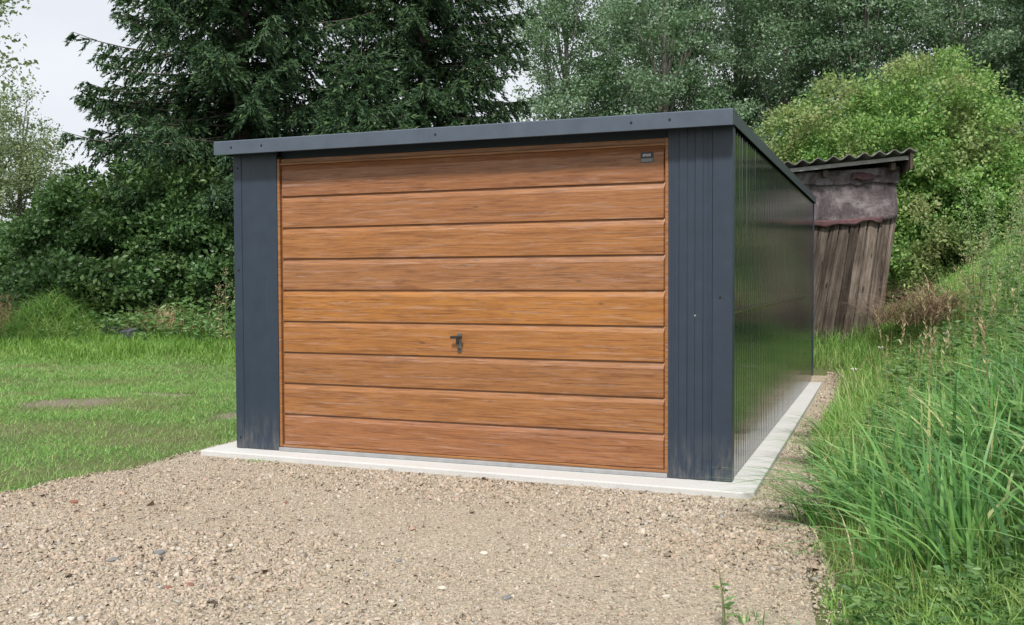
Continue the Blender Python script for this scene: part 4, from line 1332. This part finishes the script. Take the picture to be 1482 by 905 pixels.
def stalk(name, label, category, loc, h, seed, head_mat, group=None, heads=90, spread=0.10, leaves=26, leaf=0.07, lean=0.08, leafmat=None):
    r_ = np.random.default_rng(seed)
    root = tag(empty(name, loc), label, category, group)
    az = r_.uniform(0, 6.28)
    t = np.linspace(0, 1, 8)
    pts = np.stack([lean * h * t ** 2 * math.cos(az), lean * h * t ** 2 * math.sin(az), h * t], 1)
    V, F = tube_geo(pts, 0.006 * (1.15 - t), 5)
    np_obj("stem", V, F, M_STEM, root, smooth=True)
    tt = r_.uniform(0.5, 1.0, heads)
    P = np.stack([np.interp(tt, t, pts[:, k]) for k in range(3)], 1)
    a = r_.uniform(0, 6.28, heads)
    ex = spread * (1.15 - tt) * 2 * r_.random(heads)
    P = P + np.stack([np.cos(a) * ex, np.sin(a) * ex, ex * 0.8], 1)
    D = unit(np.stack([np.cos(a), np.sin(a), r_.uniform(0.2, 1.6, heads)], 1))
    L = r_.uniform(0.013, 0.030, heads)
    V, F = leaf_geo(P, D, L, L * 0.5, r_)
    tag(np_obj("seed_head", V, F, head_mat, root), kind="stuff")
    tt = r_.uniform(0.05, 0.85, leaves)
    P = np.stack([np.interp(tt, t, pts[:, k]) for k in range(3)], 1)
    a = r_.uniform(0, 6.28, leaves)
    D = unit(np.stack([np.cos(a), np.sin(a), r_.uniform(-0.2, 0.6, leaves)], 1))
    L = leaf * r_.uniform(0.7, 1.5, leaves) * (1.2 - 0.6 * tt)
    V, F = leaf_geo(P, D, L, L * 0.3, r_)
    tag(np_obj("leaves", V, F, leafmat or M_WEED, root), kind="stuff")
    return root


stalk("mugwort_plant", "tallest pale mugwort stalk standing on the bank against the bush", "weed", (5.14, 4.65, float(terrain(5.14, 4.65))), 1.75, 1, M_MUGWORT, heads=260, spread=0.12)
MG, ML = "mugwort stalks on the bank", "pale feathery mugwort stalk among the bank weeds"
for i in range(34):
    x = 5.15 + 0.85 * grng.random(); y = 2.2 + 4.0 * grng.random()
    stalk("mugwort_plant", ML, "weed", (x, y, float(terrain(x, y))), grng.uniform(0.8, 1.6), 100 + i, M_MUGWORT if i % 6 else M_STRAW, MG, 190, 0.11, 40, 0.07)
for i in range(9):
    x = 4.7 + 1.3 * grng.random(); y = 0.6 + 2.6 * grng.random()
    stalk("mugwort_plant", "short green weed stalk rising from the bank grass", "weed", (x, y, float(terrain(x, y))), grng.uniform(0.5, 0.8), 40 + i, M_WEED, "short weed stalks on the bank", 60, 0.08, 34, 0.09)
stalk("dry_weed", "taller dry straw coloured weed stalk standing next to the shaded shrub", "weed", (-5.75, 7.4, float(terrain(-5.75, 7.4))), 1.35, 60, M_STRAW, None, 200, 0.16, 20, 0.07, 0.05, M_STRAW)
stalk("dry_weed", "shorter dry weed stalk by the shaded shrub", "weed", (-5.95, 7.5, float(terrain(-5.95, 7.5))), 1.05, 61, M_STRAW, None, 150, 0.15, 20, 0.07, 0.05, M_STRAW)
stalk("seedling_weed", "small weed with brown seed heads growing alone in the gravel", "weed", (3.835, -2.37, float(bed_z(3.835, -2.37))), 0.23, 62, M_STRAW, None, 16, 0.035, 12, 0.05, 0.10)
# little grass sprouts in the gravel
for i, (x, y, lab) in enumerate([(3.92, -2.22, "small green grass sprout in gravel beside the seeded weed"), (0.35, -0.24, "low green sprout at the foot of the slab's front edge"), (3.98, -1.25, "low leafy sprout in the gravel near the tall grass")]):
    k = 34
    a = grng.uniform(0, 6.28, k)
    P = np.stack([0.07 * grng.normal(0, 1, k), 0.03 * grng.normal(0, 1, k), np.zeros(k)], 1)
    V, F = blade_geo(P, grng.uniform(0.02, 0.07 if i == 0 else 0.035, k), np.full(k, 0.006), a, grng.uniform(0.2, 1.2, k), 3, grng)
    o = np_obj("grass_sprout", V, F, M_TALL)
    o.location = (x, y, float(bed_z(x, y)))
    tag(o, lab, "grass tuft", kind="stuff")
# grass clumps flopped over the slab's edge
for i, (x, y, n, h, lab) in enumerate([(4.0, 0.95, 80, 0.40, "grass clump flopped flat across the gravel onto the slab"), (3.88, 2.1, 50, 0.34, "thin grass clump lying over the slab farther along the wall"),
                                       (4.02, -0.72, 90, 0.46, "long bladed grass tuft leaning out over the open gravel")]):
    a = grng.normal(math.pi, 0.35, n)
    P = np.stack([grng.normal(0, 0.06, n), grng.normal(0, 0.06, n), np.zeros(n)], 1)
    V, F = blade_geo(P, grng.uniform(0.4, 1.0, n) * h, grng.uniform(0.006, 0.011, n), a, grng.uniform(0.8, 1.7, n), 6, grng, 0.5)
    V[:, 2] = np.maximum(V[:, 2], 0.008 + 0.03 * grng.random(len(V)) * 0.3)
    o = np_obj("grass_tuft", V, F, M_TALL)
    o.location = (x, y, float(bed_z(x, y)) + 0.012)
    tag(o, lab, "grass tuft", kind="stuff")
# white clover-like flowers by the slab's far end
for i, (x, y) in enumerate([(4.02, 4.6), (4.25, 6.4), (4.9, 5.4)]):
    root = tag(empty("white_flower", (x, y, float(terrain(x, y)))), "small white flower head in the bank grass", "flower", "white flowers on the bank")
    MB().cyl((0, 0, 0), (0.01, 0, 0.33), 0.003, 0.002, 5).build("stem", M_STEM, root)
    m_b = MB()
    for k in range(7):
        a = k * 0.9
        m_b.add([(0.01, 0, 0.33), (0.01 + 0.03 * math.cos(a), 0.03 * math.sin(a), 0.345), (0.01 + 0.034 * math.cos(a + 0.4), 0.034 * math.sin(a + 0.4), 0.36), (0.01 + 0.03 * math.cos(a + 0.8), 0.03 * math.sin(a + 0.8), 0.345)], [(0, 1, 2, 3)])
    m_b.build("petals", M_FLOWER, root)
